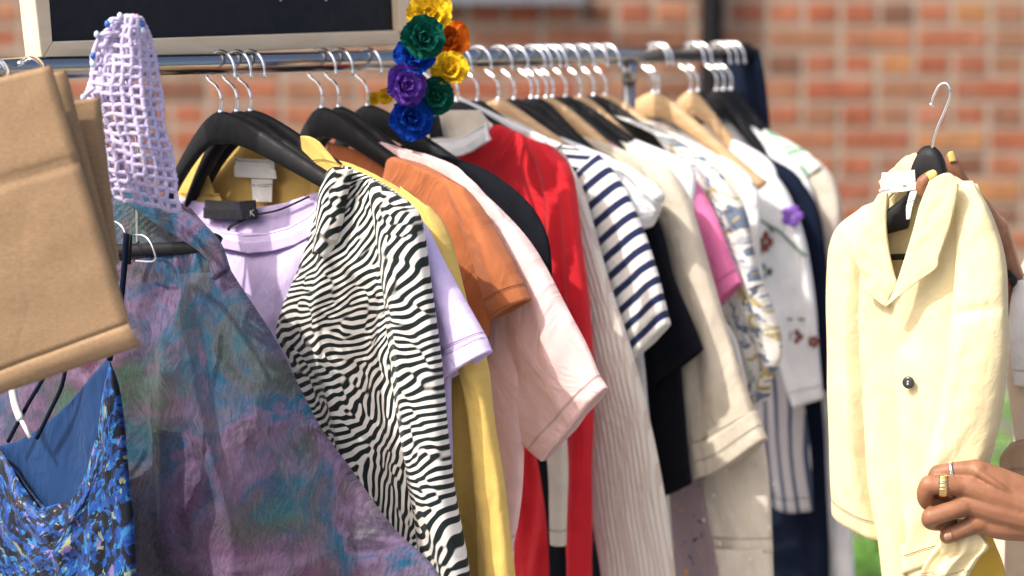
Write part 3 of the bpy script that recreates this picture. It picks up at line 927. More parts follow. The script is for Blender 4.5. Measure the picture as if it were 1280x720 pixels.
cloth('collar', t, M['yellow'], pl, [[(224, 208), (240, 200), (252, 196)], [(220, 222), (245, 222), (262, 224)], [(218, 240), (248, 246), (272, 248)], [(217, 258), (250, 262), (284, 262)]], th=0.004, off=0.010, fold=0.003, n=24)
cloth('neck_tab', t, M['label_white'], pl, [[(292, 208), (318, 207), (345, 213)], [(293, 220), (318, 222), (346, 223)]], th=0.0012, off=0.004, fold=0.0, n=8, m=30)
cloth('neck_tab', t, M['label_white'], pl, [[(314, 222), (341, 222)], [(316, 252), (340, 252)]], th=0.001, off=0.002, fold=0.0, n=8, m=30)

# --- rust t-shirt
hanger(tx(403), 'black hanger holding the rust orange T-shirt, first of the middle three', tip=(545, 244))
pl = Plane(tx(403))
t = garment('rust_t_shirt', pl, 'rust orange T-shirt with short sleeve beside the mustard shirt', 'T-shirt')
cloth('back_panel', t, M['orange'], pl, [[(410, 178), (450, 190), (492, 196)], [(400, 240), (500, 240)]], th=0.002, off=-0.014, fold=0.001, n=16)
cloth('body', t, M['orange'], pl, [[(484, 200), (492, 196), (503, 198)], [(478, 226), (520, 212), (556, 221)], [(440, 262), (592, 252)], [(420, 340), (610, 330)], [(410, 400), (613, 400)], [(410, 430), (560, 446), (607, 444)]],
      th=0.010, off=0.004, fold=0.006, kf=14, n=60, m=80, creases=[([(565, 250), (560, 340), (575, 420)], 0.005, 9), ([(600, 300), (602, 380), (600, 430)], -0.007, 6)])
cloth('sleeve', t, M['orange'], pl, [[(552, 219), (580, 234)], [(572, 262), (607, 273)], [(592, 318), (633, 320)], [(604, 360), (649, 352)], [(616, 398), (659, 374)]], th=0.014, off=0.010, fold=0.004, n=50, rim=0.03,
      creases=[([(610, 290), (632, 340), (640, 370)], 0.005, 6)])

# --- blush t-shirt
hanger(tx(424), 'black hanger holding the blush pink T-shirt, second of the middle three', tip=(575, 256))
pl = Plane(tx(424))
t = garment('blush_t_shirt', pl, 'pale blush pink T-shirt with a wide short sleeve behind the rust T-shirt', 'T-shirt')
cloth('body', t, M['pink'], pl, [[(458, 178), (480, 178), (508, 192)], [(460, 220), (560, 212), (604, 243)], [(450, 320), (640, 300)], [(480, 430), (650, 430)], [(560, 560), (653, 560)], [(590, 640), (648, 640)], [(596, 692), (640, 690)]],
      th=0.008, fold=0.005, kf=16, n=70)
cloth('sleeve', t, M['pink'], pl, [[(575, 226), (612, 248)], [(598, 290), (664, 308)], [(604, 370), (704, 378)], [(606, 440), (733, 432)], [(610, 490), (748, 466)], [(648, 548), (755, 478)], [(678, 577), (759, 484)]],
      th=[0.006, 0.010, 0.012, 0.013, 0.012, 0.011], off=-0.004, fold=0.005, kf=16, n=70, m=90, rim=0.03,
      creases=[([(640, 290), (690, 380), (706, 500)], 0.010, 10), ([(625, 330), (640, 430), (668, 540)], -0.006, 11), ([(665, 320), (715, 420), (735, 470)], -0.004, 8)])

# --- black top
hanger(tx(460), 'black hanger holding the plain black shirt, third of the middle three', tip=(640, 256))
pl = Plane(tx(460))
t = garment('black_jersey_shirt', pl, 'plain black shirt showing as a dark band between blush T-shirt and red dress', 'top')
cloth('body', t, M['black'], pl, [[(500, 182), (525, 187)], [(500, 222), (600, 209)], [(520, 262), (652, 245)], [(540, 320), (680, 285)], [(560, 400), (690, 340)], [(600, 500), (690, 440)]], th=0.007, fold=0.005, n=70)

# --- ivory satin blouse under the flowers
hanger(tx(545), 'black hanger hidden behind the flower garland, holding the ivory satin blouse', tip=(605, 178))
pl = Plane(tx(545) - 0.012)
t = garment('ivory_satin_blouse', pl, 'ivory satin blouse with a black neck label, just under the flower garland', 'blouse')
cloth('back_lining', t, M['satin'], pl, [[(500, 158), (545, 140), (600, 138)], [(504, 172), (550, 168), (609, 150)], [(508, 186), (552, 184), (614, 160)], [(514, 197), (560, 191), (580, 184)]], th=0.002, off=-0.004, fold=0.003, kf=30, n=30)
cloth('neckline', t, M['white_plain'], pl, [[(508, 172), (540, 186), (575, 185), (610, 166)], [(508, 180), (540, 195), (578, 194), (614, 174)]], th=0.004, off=0.006, fold=0.001, n=10)
cloth('body', t, M['satin'], pl, [[(620, 300), (660, 300)], [(640, 400), (690, 400)], [(684, 560), (706, 560)], [(690, 680), (706, 682)]], th=0.008, off=0.0, n=50)
pl2 = Plane(tx(556))
t2 = garment('black_skirt', pl2, 'black skirt glimpsed as a thin dark strip low between the two red panels', 'skirt')
cloth('body', t2, M['black'], pl2, [[(640, 420), (690, 420)], [(670, 560), (703, 560)], [(686, 680), (706, 680)], [(690, 820), (710, 820)]], th=0.004, fold=0.003, n=30)
cloth('neck_label', t, M['label_black'], pl, [[(533, 148), (549, 143)], [(537, 173), (554, 170)]], th=0.001, off=0.008, fold=0, n=6, m=20)

# --- red dress
hanger(tx(572), 'black hanger holding the red knit dress, right behind the flower garland', tip=(685, 200))
pl = Plane(tx(572))
t = garment('red_dress', pl, 'bright red knit dress with long sleeve, only red garment on the rail', 'dress')
cloth('body', t, M['red'], pl, [[(604, 163), (614, 157), (626, 156)], [(560, 188), (620, 178), (665, 174)], [(556, 215), (697, 190)], [(600, 280), (706, 240)], [(640, 380), (715, 330)], [(652, 480), (722, 480)], [(648, 600), (728, 600)], [(642, 720), (730, 720)], [(640, 820), (732, 820)]],
      th=0.009, fold=0.006, off=0.004, kf=26, n=90, m=90, creases=[([(670, 560), (668, 640), (660, 720)], -0.010, 7)])
cloth('sleeve', t, M['red'], pl, [[(650, 172), (686, 181)], [(676, 215), (712, 215)], [(688, 300), (724, 300)], [(694, 380), (733, 380)], [(700, 480), (739, 480)], [(704, 600), (739, 600)], [(704, 720), (737, 720)], [(704, 820), (737, 820)]],
      th=0.013, off=0.010, fold=0.007, kf=34, n=80, creases=[([(700, 220), (704, 300), (712, 420)], -0.008, 5)])

# --- ivory ribbed cardigan
hanger(tx(597), 'black hanger holding the ivory ribbed cardigan, first hook right of the garland', tip=(696, 212))
pl = Plane(tx(597))
t = garment('ribbed_cardigan', pl, 'long ivory ribbed cardigan hanging right of the red dress', 'cardigan')
cloth('body', t, M['rib'], pl, [[(563, 124), (585, 128), (602, 138)], [(600, 156), (640, 156), (688, 178)], [(640, 200), (713, 210)], [(670, 260), (731, 250)], [(700, 350), (757, 345)], [(716, 450), (788, 440)], [(730, 540), (813, 540)], [(742, 640), (832, 640)], [(754, 720), (842, 720)], [(760, 820), (850, 820)]],
      th=0.012, fold=0.004, kf=14, n=100, m=150, pleat=(0.0065, 0.0018))
cloth('collar_band', t, M['white_plain'], pl, [[(562, 128), (572, 120)], [(596, 152), (606, 136)], [(640, 176), (652, 158)], [(690, 196), (702, 180)]], th=0.004, off=0.014, fold=0.001, n=30)

# --- breton striped tee
hanger(tx(623), 'wooden hanger holding the navy striped T-shirt', kind='wood', tip=(740, 212))
pl = Plane(tx(623))
t = garment('striped_t_shirt', pl, 'white T-shirt with navy breton stripes and short sleeve, mid rail', 'T-shirt')
cloth('body', t, M['breton'], pl, [[(640, 158), (700, 178)], [(680, 200), (742, 200)], [(700, 250), (757, 260)], [(710, 360), (775, 360)], [(720, 470), (790, 470)]], th=0.007, fold=0.003, n=40)
cloth('sleeve', t, M['breton'], pl, [[(718, 216), (746, 190)], [(733, 258), (774, 226)], [(750, 308), (797, 272)], [(769, 368), (818, 330)], [(793, 447), (836, 404)]], th=0.012, off=0.008, fold=0.003, n=60, rim=0.03)

# --- white crinkled blouse
hanger(tx(643), 'black hanger holding the crinkled white blouse', tip=(772, 222))
pl = Plane(tx(643))
t = garment('crinkled_white_blouse', pl, 'crinkled white blouse with a puffed short sleeve above the striped sleeve', 'blouse')
cloth('body', t, M['white'], pl, [[(590, 136), (640, 150)], [(660, 172), (732, 184)], [(700, 220), (775, 210)], [(720, 300), (790, 290)], [(740, 470), (806, 470)], [(760, 620), (826, 620)]], th=0.008, fold=0.006, n=40)
cloth('sleeve', t, M['white'], pl, [[(738, 192), (768, 200)], [(752, 216), (805, 222)], [(766, 246), (827, 243)], [(786, 268), (822, 262)], [(800, 288), (812, 283)]], th=0.014, off=0.006, fold=0.010, kf=45, kv=20, n=50)

# --- black t-shirt, far
hanger(tx(664), 'black hanger holding the second black garment, mid rail', tip=(796, 246))
pl = Plane(tx(664))
t = garment('black_t_shirt', pl, 'black T-shirt with wide square sleeve below the striped sleeve', 'T-shirt')
cloth('body', t, M['black'], pl, [[(664, 152), (690, 163)], [(700, 200), (760, 202)], [(710, 260), (812, 250)], [(715, 380), (842, 380)], [(720, 480), (852, 480)], [(730, 560), (860, 570)], [(740, 622), (820, 622), (864, 604)]], th=0.008, fold=0.005, n=70)
cloth('long_panel', t, M['black'], pl, [[(720, 500), (762, 500)], [(732, 600), (764, 600)], [(738, 720), (766, 720)], [(740, 820), (768, 820)]], th=0.006, n=40)
cloth('sleeve', t, M['black'], pl, [[(770, 208), (803, 232)], [(792, 270), (826, 290)], [(796, 350), (842, 350)], [(790, 420), (863, 398)], [(801, 497), (878, 436)]], th=0.012, off=0.006, fold=0.004, n=50)

# --- boucle top
hanger(tx(672), 'black hanger holding the narrow white boucle dress', tip=(775, 232))
pl = Plane(tx(672))
t = garment('boucle_dress', pl, 'white boucle dress seen as a narrow strip right of the ribbed cardigan', 'dress')
cloth('body', t, M['lace'], pl, [[(670, 158), (700, 168)], [(740, 220), (790, 235)], [(770, 400), (820, 400)], [(790, 490), (829, 490)], [(800, 600), (833, 600)], [(815, 720), (843, 720)], [(820, 820), (848, 820)]], th=0.006, fold=0.004, n=60)

# --- oatmeal coat
hanger(tx(683), 'wooden hanger holding the oatmeal cotton coat', kind='wood', tip=(838, 256))
pl = Plane(tx(683) + 0.004)
t = garment('oatmeal_coat', pl, 'oatmeal cotton coat with a wide turned cuff, behind the black T-shirt sleeve', 'coat')
cloth('body', t, M['beige'], pl, [[(690, 152), (740, 172)], [(740, 190), (812, 205)], [(770, 240), (848, 250)], [(790, 340), (862, 340)], [(800, 430), (880, 430)]], th=0.008, fold=0.005, n=50)
cloth('sleeve', t, M['beige'], pl, [[(795, 196), (838, 212)], [(822, 250), (861, 256)], [(836, 310), (879, 316)], [(843, 390), (902, 392)], [(847, 460), (922, 460)], [(853, 530), (940, 512)], [(866, 580), (950, 532)]], th=0.014, off=0.005, fold=0.005, n=80,
      creases=[([(862, 300), (890, 400), (905, 500)], 0.005, 8)])
cloth('cuff', t, M['beige'], pl, [[(860, 556), (900, 545), (944, 514)], [(870, 598), (910, 583), (957, 548)]], th=0.017, off=0.006, fold=0.002, n=16)

# --- pearl sweater
hanger(tx(691), 'black hanger holding the cream sweater sewn with pearls', tip=(835, 236))
pl = Plane(tx(698) + 0.008)
t = garment('pearl_sweater', pl, 'cream fine knit sweater sewn with pearls, sleeve hanging below the oatmeal cuff', 'sweater')
cloth('sleeve', t, M['pearl_knit'], pl, [[(735, 166), (790, 180)], [(800, 220), (850, 230)], [(830, 360), (880, 360)], [(850, 500), (930, 500)], [(856, 580), (955, 560)], [(868, 630), (962, 625)], [(880, 690), (965, 690)]], th=0.010, fold=0.006, n=80)
cloth('cuff', t, M['pearl_knit'], pl, [[(879, 684), (964, 686)], [(884, 780), (967, 780)]], th=0.012, fold=0.002, n=16, pleat=(0.006, 0.001))
for px, py in ((892, 618), (934, 617), (917, 658), (961, 661), (906, 588), (945, 585), (880, 650), (938, 700), (958, 640), (900, 680)):
    g = Geo(); g.ball(pl.hit(px, py, 0.0115), 0.0028, 12, 8); g.build('pearl', M['pearl'], t)
pl = Plane(tx(698) - 0.002)
t = garment('mauve_print_skirt', pl, 'mauve skirt with a tiny flower print, low between boucle dress and pearl sweater', 'skirt')
cloth('body', t, M['mauve'], pl, [[(800, 400), (830, 400)], [(830, 560), (868, 560)], [(838, 640), (882, 640)], [(842, 720), (900, 720)], [(842, 820), (905, 820)]], th=0.005, fold=0.004, n=40)

# --- white tee
hanger(tx(707), 'black hanger holding the plain white T-shirt', tip=(855, 228))
pl = Plane(tx(712) + 0.004)
t = garment('white_t_shirt', pl, 'plain white T-shirt between the oatmeal coat and the rose pink sleeve', 'T-shirt')
cloth('body', t, M['white_plain'], pl, [[(735, 160), (790, 172)], [(800, 195), (862, 208)], [(830, 250), (868, 260)], [(845, 330), (878, 330)], [(862, 380), (896, 385)], [(880, 430), (920, 430)], [(895, 520), (940, 520)]], th=0.008, fold=0.004, n=50)

# --- rose pink blouse
hanger(tx(725), 'wooden hanger holding the rose pink top', kind='wood', tip=(846, 232))
pl = Plane(tx(725))
t = garment('rose_pink_top', pl, 'rose pink cotton top with a pointed short sleeve', 'top')
cloth('shoulder', t, M['hotpink'], pl, [[(706, 158), (716, 147)], [(735, 176), (744, 162)], [(770, 200), (776, 186)]], th=0.010, off=0.05, fold=0.002, n=30)
cloth('sleeve', t, M['hotpink'], pl, [[(830, 195), (862, 215)], [(855, 255), (893, 270)], [(872, 315), (912, 320)], [(897, 382), (925, 353)]], th=0.012, off=0.006, fold=0.003, n=40)

# --- garden print blouse
hanger(tx(742), 'black hanger holding the blue and ochre print blouse', tip=(895, 232))
pl = Plane(tx(742))
t = garment('garden_print_blouse', pl, 'loose chiffon blouse with blue grey and ochre print, right of the rose sleeve', 'blouse')
cloth('body', t, M['floral'], pl, [[(760, 140), (800, 152)], [(820, 170), (880, 198)], [(850, 230), (915, 240)], [(880, 300), (935, 300)], [(890, 400), (940, 400)], [(905, 500), (950, 500)]], th=0.008, fold=0.008, n=60)
cloth('sleeve', t, M['floral'], pl, [[(868, 196), (900, 215)], [(890, 260), (930, 268)], [(902, 330), (945, 336)], [(920, 400), (967, 402)], [(932, 440), (976, 446)], [(940, 475), (965, 472)], [(934, 505), (958, 500)]], th=0.013, off=0.006, fold=0.009, kf=32, kv=9, n=70)
hanger(tx(757), 'wooden hanger behind the print blouse, holding the white ruffled shirt', kind='wood', tip=(885, 215))
pl = Plane(tx(757))
t = garment('ruffled_white_shirt', pl, 'ruffled off white shirt, its shoulder behind the print blouse', 'shirt')
cloth('body', t, M['satin'], pl, [[(735, 125), (775, 140)], [(800, 150), (860, 175)], [(840, 200), (912, 222)], [(870, 280), (935, 280)], [(900, 420), (955, 420)]], th=0.008, fold=0.009, kf=34, n=50)

# --- embroidered white jacket on wooden hangers
hanger(tx(817), 'nearer of two pale wooden hangers right of the upright post, long arm bare', kind='wood', bar=True, tip=(956, 238))
hanger(tx(823), 'black hanger tucked behind the pale wooden one by the upright post', tip=(900, 205))
pl = Plane(tx(823))
t = garment('pale_linen_shirt', pl, 'pale linen shirt in front of the bare arm of the wooden hanger by the post', 'shirt')
cloth('body', t, M['white'], pl, [[(780, 135), (830, 150)], [(850, 165), (905, 195)], [(880, 220), (945, 238)], [(900, 320), (950, 320)], [(920, 430), (965, 430)]], th=0.008, fold=0.006, n=50)
hanger(tx(863), 'farther of the two pale wooden hangers right of the post, holding the embroidered jacket', kind='wood', tip=(955, 232))
pl = Plane(tx(868))
t = garment('embroidered_jacket', pl, 'white jacket embroidered with a purple flower, green stems and russet blooms', 'jacket')
cloth('body', t, M['embroid'], pl, [[(855, 160), (885, 156), (910, 170)], [(880, 215), (964, 205)], [(905, 260), (975, 262)], [(915, 340), (985, 340)], [(925, 430), (990, 430)]], th=0.008, fold=0.004, n=50, off=-0.004)
cloth('sleeve', t, M['embroid'], pl, [[(940, 200), (972, 222)], [(950, 245), (988, 252)], [(950, 300), (1004, 300)], [(955, 370), (1016, 370)], [(972, 440), (1022, 440)], [(994, 508), (1027, 498)]], th=0.013, off=0.002, fold=0.006, n=70)
emb_p = solid('embroidery_purple', (0.20, 0.08, 0.42), 0.8); emb_g = solid('embroidery_green', (0.04, 0.10, 0.07), 0.8)
emb_r = solid('embroidery_russet', (0.20, 0.055, 0.04), 0.8); emb_o = solid('embroidery_olive', (0.12, 0.11, 0.05), 0.8)
def petals_px(name, px, py, r, mat, n_p, off, asp=1.0, rot=0):
    g = Geo()
    for k in range(n_p):
        a = rot + 2 * math.pi * k / n_p
        c_ = pl.hit(px + r * 0.55 * math.cos(a), py + r * 0.55 * asp * math.sin(a), off)
        g.ball(c_, r * 0.42 / 920, 8, 5, (1, 0.22, asp))
    g.build(name, mat, t)
petals_px('embroidered_flower', 990, 270, 15, emb_p, 5, 0.016)
petals_px('embroidered_flower', 995, 421, 10, emb_r, 5, 0.016)
petals_px('embroidered_flower', 1017, 427, 8, emb_r, 5, 0.014)
petals_px('embroidered_flower', 957, 302, 10, emb_r, 4, 0.020, 1.4)
petals_px('embroidered_flower', 949, 310, 9, emb_o, 4, 0.020, 1.4)
for a_ in ([(957, 280), (975, 290), (990, 305), (1008, 320)], [(950, 275), (960, 282), (966, 290)]):
    tube('embroidered_stem', [pl.hit(x, y, 0.018) for x, y in a_], 0.0016, emb_g, t, 6, 16)
petals_px('embroidered_leaf', 995, 399, 12, emb_o, 2, 0.017, 0.3)
petals_px('embroidered_leaf', 956, 340, 10, emb_g, 3, 0.020, 1.2)

hanger(tx(872), 'black hanger holding the pinstriped trousers, right behind the pale wooden hangers', tip=(935, 228))
pl = Plane(tx(868) + 0.014)
t = garment('striped_trousers', pl, 'grey trousers with navy pinstripes hanging below the embroidered jacket', 'trousers')
cloth('body', t, M['pinstripe'], pl, [[(900, 240), (960, 240)], [(922, 330), (985, 330)], [(935, 420), (990, 420)], [(945, 480), (1000, 480)], [(948, 560), (1012, 560)], [(957, 630), (985, 640), (1017, 638)]], th=0.007, fold=0.005, n=60)

# --- navy coat
hanger(tx(895), 'black hanger holding the navy coat near the rail end', tip=(985, 232))
pl = Plane(tx(897))
t = garment('navy_coat', pl, 'dark navy coat hanging just right of the embroidered jacket', 'coat')
cloth('body', t, M['navy'], pl, [[(900, 180), (945, 188)], [(940, 230), (1002, 226)], [(945, 300), (1010, 300)], [(950, 400), (1016, 400)], [(960, 500), (1026, 500)], [(962, 600), (1032, 600)], [(962, 720), (1036, 720)], [(962, 820), (1038, 820)]], th=0.008, fold=0.004, n=70)
cloth('sleeve', t, M['navy'], pl, [[(955, 196), (992, 214)], [(978, 240), (1021, 262)], [(990, 320), (1032, 330)], [(1000, 400), (1037, 400)], [(1008, 494), (1040, 486)]], th=0.011, off=0.004, fold=0.004, n=50)

# --- white shirt
hanger(tx(904), 'black hanger holding the last white shirt, second from the rail end', tip=(980, 218))
pl = Plane(tx(908))
t = garment('long_white_shirt', pl, 'long white shirt hanging behind the navy coat', 'shirt')
cloth('body', t, M['white_plain'], pl, [[(893, 160), (912, 148), (934, 152)], [(925, 185), (985, 196)], [(960, 225), (1012, 232)], [(980, 300), (1026, 300)], [(1000, 400), (1042, 400)], [(1010, 500), (1051, 500)], [(1015, 620), (1060, 620)], [(1020, 720), (1067, 720)], [(1020, 820), (1070, 820)]], th=0.009, fold=0.005, n=70)

# --- leaf print shirt with stone sleeve
hanger(tx(913), 'black hanger at the very end of the rail, holding the leaf print shirt', tip=(990, 205))
pl = Plane(tx(922))
t = garment('leaf_print_shirt', pl, 'green leaf print shirt with stone coloured sleeve, farthest on the rail', 'shirt')
cloth('yoke', t, M['leafprint'], pl, [[(938, 166), (950, 158)], [(962, 190), (978, 172)], [(990, 210), (1008, 190)], [(1008, 225), (1026, 208)]], th=0.008, off=0.008, fold=0.003, n=40)
cloth('sleeve', t, M['stone'], pl, [[(985, 192), (1022, 200)], [(1005, 225), (1041, 225)], [(1012, 260), (1050, 260)], [(1016, 300), (1050, 300)], [(1018, 345), (1048, 340)]], th=0.012, off=0.0, fold=0.004, n=40)

# --- navy trousers folded over the rail end
pl = Plane(tx(922) + 0.03, ang=-20)
t = garment('navy_trousers', pl, 'dark navy trousers folded over the far end of the rail', 'trousers')
cloth('front_fold', t, M['navy'], pl, [[(893, 64), (915, 59), (946, 62)], [(896, 90), (952, 90)], [(900, 130), (957, 130)], [(903, 175), (960, 172)], [(905, 260), (964, 260)]], th=0.012, fold=0.002, n=40, top_rim=0)

# ------------------------------------------------------------------ tie dye gauze top, nearest
pl = Plane(-0.10)

t = garment('tie_dye_top', pl, 'sheer tie dye gauze poncho top in purple, green and blue at the front left', 'top')
cloth('back_panel', t, M['tiedye'], pl, [[(60, 235), (137, 226), (200, 245), (240, 262)], [(60, 290), (137, 270), (270, 300)], [(60, 340), (280, 340)]], th=0.003, off=-0.012, fold=0.004, n=30)
cloth('body', t, M['tiedye'], pl, [[(-20, 330), (60, 326), (150, 326), (268, 300)], [(-20, 360), (100, 352), (286, 336)], [(-20, 420), (332, 410)], [(-20, 490), (376, 494)],
      [(-20, 580), (432, 582)], [(-20, 660), (494, 662)], [(-20, 725), (548, 722)], [(-20, 830), (600, 830)]], th=0.016, fold=0.012, kf=16, kv=5, n=130, m=150, off=0.0, fine=0.003,
      creases=[([(272, 312), (235, 420), (215, 560), (230, 720)], 0.012, 12), ([(275, 330), (300, 450), (345, 600), (390, 720)], -0.012, 14), ([(230, 330), (190, 450), (180, 700)], -0.010, 14),
               ([(300, 420), (360, 560), (440, 700)], 0.010, 12)])
cloth('shoulder', t, M['tiedye'], pl, [[(137, 226), (140, 245)], [(175, 236), (172, 262)], [(215, 256), (205, 285)], [(250, 278), (238, 305)], [(272, 303), (262, 325)], [(284, 335), (268, 350)]], th=0.008, fold=0.003, off=0.016, n=50)
g0 = part_px(pl, 0.004)
hb = thing('clip_hanger', g0(190, 309), 'black bar hanger with two round wire clips showing through the tie dye top', 'hanger')
tube('bar', [g0(90, 314), g0(180, 312), g0(258, 308), g0(268, 303), g0(271, 296)], 0.0068, M['black_wood'], hb, 10, 20)
tube('hook', [g0(172, 306), g0(171, 220), g0(170, 150), g0(165, 120), g0(157, 100), g0(156, 84), g0(166, 74), g0(180, 80), g0(182, 90)], 0.0019, M['steel'], hb, 8, 40)
g1 = part_px(pl, 0.030)
tube('wire_clip', [g1(168, 326), g1(193, 326), g1(192, 312), g1(186, 300), g1(178, 294), g1(168, 294)], 0.0013, M['steel'], hb, 6, 24)
tube('wire_clip', [g1(138, 276), g1(146, 278), g1(153, 284), g1(157, 292)], 0.0013, M['steel'], hb, 6, 16)
tube('clip_rod', [g1(162, 294), g1(161, 312), g1(160, 330)], 0.003, M['black_wood'], hb, 8)

# ------------------------------------------------------------------ blue camisole
pl = Plane(-0.20)
t = garment('blue_camisole', pl, 'blue floral satin camisole with thin straps hanging low under the paper bags', 'camisole')
cloth('back_panel', t, M['camiback'], pl, [[(-30, 560), (12, 556), (60, 530), (100, 490), (137, 446)], [(-30, 600), (40, 590), (141, 500)], [(-30, 700), (60, 690), (150, 640)], [(-30, 720), (150, 720)]], th=0.002, off=-0.012, fold=0.004, kf=22, n=40)
cloth('front_panel', t, M['camiprint'], pl, [[(-40, 540), (2, 562), (20, 590), (46, 632), (78, 636), (106, 600), (122, 540), (137, 450)], [(-40, 600), (10, 620), (46, 655), (80, 660), (112, 630), (132, 570), (147, 490)],
      [(-40, 680), (60, 700), (160, 600)], [(-40, 760), (60, 760), (168, 700)], [(-40, 840), (170, 840)]], th=0.010, fold=0.007, kf=26, n=90, m=100, off=0.006,
      creases=[([(20, 600), (60, 665), (110, 640)], 0.006, 6), ([(10, 640), (60, 695), (130, 660)], 0.006, 6)])
q = part_px(pl, 0.008)
tube('strap', [q(137, 450), q(148, 400), q(155, 340), q(158, 292)], 0.0032, M['navy'], t, 6, 16)
tube('strap', [q(46, 548), q(62, 515), q(78, 480), q(84, 440)], 0.0022, M['navy'], t, 6, 16)
tube('strap', [q(10, 552), q(35, 505), q(55, 470), q(60, 440)], 0.0022, M['navy'], t, 6, 16)
wh = thing('white_hanger', q(20, 440, 0.01), 'white plastic hanger hook end below the paper bags over the blue camisole', 'hanger')
tube('hook', [q(14, 440, 0.01), q(15, 478, 0.01), q(19, 505, 0.01), q(26, 525, 0.01)], 0.0042, M['white_plastic'], wh, 10, 20)
tube('hook_tip', [q(25, 522, 0.01), q(38, 547, 0.01)], 0.0024, M['white_plastic'], wh, 8)

# ------------------------------------------------------------------ paper bags
def bag(name, label, cs, Y, gusset, mat=M['kraft'], fold_y=None, bottom=None, dyr=0.03):
    """flat folded bag: cs = four photo corners of its face (tl, tr, br, bl), Y its distance; gusset = depth"""
    tl, tr, br, bl = [at(p[0], p[1], Y + p[2]) for p in cs]
    t = thing(name, (tl + tr) / 2, label, 'paper bag', 'brown paper bags hanging on the near end of the rail')
    nu, nv = 24, 44
    V = []; 
    for sheet in (0, 1):
        for j in range(nv + 1):
            for i in range(nu + 1):
                a, b = i / nu, j / nv
                p = (tl * (1 - a) + tr * a) * (1 - b) + (bl * (1 - a) + br * a) * b
                bul = 0.004 * math.sin(math.pi * a) * math.sin(math.pi * b) + 0.0016 * float(perlin(a * 5, b * 7, 3 + sheet))
                if fold_y:
                    d = b - fold_y - 0.0 * a
                    bul -= 0.0035 * math.exp(-(d / 0.012) ** 2)
                p = p + np.array([0, -bul if sheet == 0 else gusset + bul, 0])
                V.append(p)
    idx = lambda s, i, j: s * (nu + 1) * (nv + 1) + j * (nu + 1) + i
    F1 = []; F2 = []
    for j in range(nv):
        for i in range(nu):
            F1.append((idx(0, i, j), idx(0, i, j + 1), idx(0, i + 1, j + 1), idx(0, i + 1, j)))
            F2.append((idx(1, i, j), idx(1, i + 1, j), idx(1, i + 1, j + 1), idx(1, i, j + 1)))
    V = np.array(V); h = (nu + 1) * (nv + 1)
    o1 = mesh_obj('front_face', V[:h], F1, mat, t)
    o2 = mesh_obj('back_face', V[h:], [tuple(i - h for i in f) for f in F2], mat, t)
    for o in (o1, o2):
        md = o.modifiers.new('thick', 'SOLIDIFY'); md.thickness = 0.0006
    # gusset: side folded inwards as a V
    for side in (0, 1):
        vs = []; fs = []
        for j in range(nv + 1):
            i = nu if side else 0
            a = V[idx(0, i, j)]; c = V[idx(1, i, j)]
            inn = (V[idx(0, nu // 2, j)] - a); inn = inn / np.linalg.norm(inn)
            mid = (a + c) / 2 + inn * min(0.03, gusset * 0.55) * math.sin(math.pi * (0.15 + 0.7 * j / nv)) 
            vs += [a, mid, c]
        for j in range(nv):
            for k in range(2): fs.append((3 * j + k, 3 * j + k + 1, 3 * j + k + 4, 3 * j + k + 3))
        o = mesh_obj('side_gusset', vs, fs, mat, t, smooth=False)
        md = o.modifiers.new('thick', 'SOLIDIFY'); md.thickness = 0.0006
    if bottom:
        b0, b1 = at(*bottom[0]), at(*bottom[1])
        vs = []; fs = []
        for i in range(nu + 1):
            a = i / nu; p0 = V[idx(0, i, nv)]; p1 = b0 * (1 - a) + b1 * a
            for k in range(6):
                s = k / 5
                q_ = p0 * (1 - s) + p1 * s + np.array([0, -0.003 * math.sin(math.pi * s) + 0.0008 * float(perlin(a * 9, s * 3, 8)), 0])
                vs.append(q_)
        for i in range(nu):
            for k in range(5): fs.append((i * 6 + k, i * 6 + k + 1, i * 6 + k + 7, i * 6 + k + 6))
        o = mesh_obj('bottom_flap', vs, fs, mat, t)
        md = o.modifiers.new('thick', 'SOLIDIFY'); md.thickness = 0.0005
    return t
tb = bag('paper_bag', 'largest brown kraft paper bag in front, folded flat with its creased base turned up', [(-230, 152, 0), (61, 82, 0), (160, 405, 0), (-190, 532, 0)], 2.16, 0.010, fold_y=0.36,
    bottom=((-186, 556, 2.165), (178, 432, 2.165)))
bag('paper_bag', 'second kraft paper bag, edge showing right behind the largest one', [(-170, 130, 0), (79, 88, 0), (147, 352, 0), (-120, 420, 0)], 2.19, 0.012)
bag('paper_bag', 'smaller kraft paper bag farthest back of the three, top edge beside the crochet top', [(-60, 150, 0), (122, 122, 0), (146, 330, 0), (0, 420, 0)], 2.225, 0.012)
q = lambda x, y, d=0: at(x, y, 2.33 + d)
hk = thing('bag_hook', rp(tx(40)), 'steel hook over the rail end from which the paper bags hang', 'hook')
tube('hook_wire', [at(24, 80, 2.33), at(38, 73, 2.35), at(50, 78, 2.30), at(56, 92, 2.24), at(50, 130, 2.20)], 0.0026, M['steel'], hk, 8, 24)
hk = thing('bag_hook', rp(tx(4)), 'steel hook at the left picture edge beside the paper bag corner', 'hook')
tube('hook_wire', [at(-14, 84, 2.33), at(-2, 76, 2.30), at(8, 88, 2.28), at(8, 104, 2.24), at(4, 140, 2.20)], 0.0026, M['steel'], hk, 8, 24)

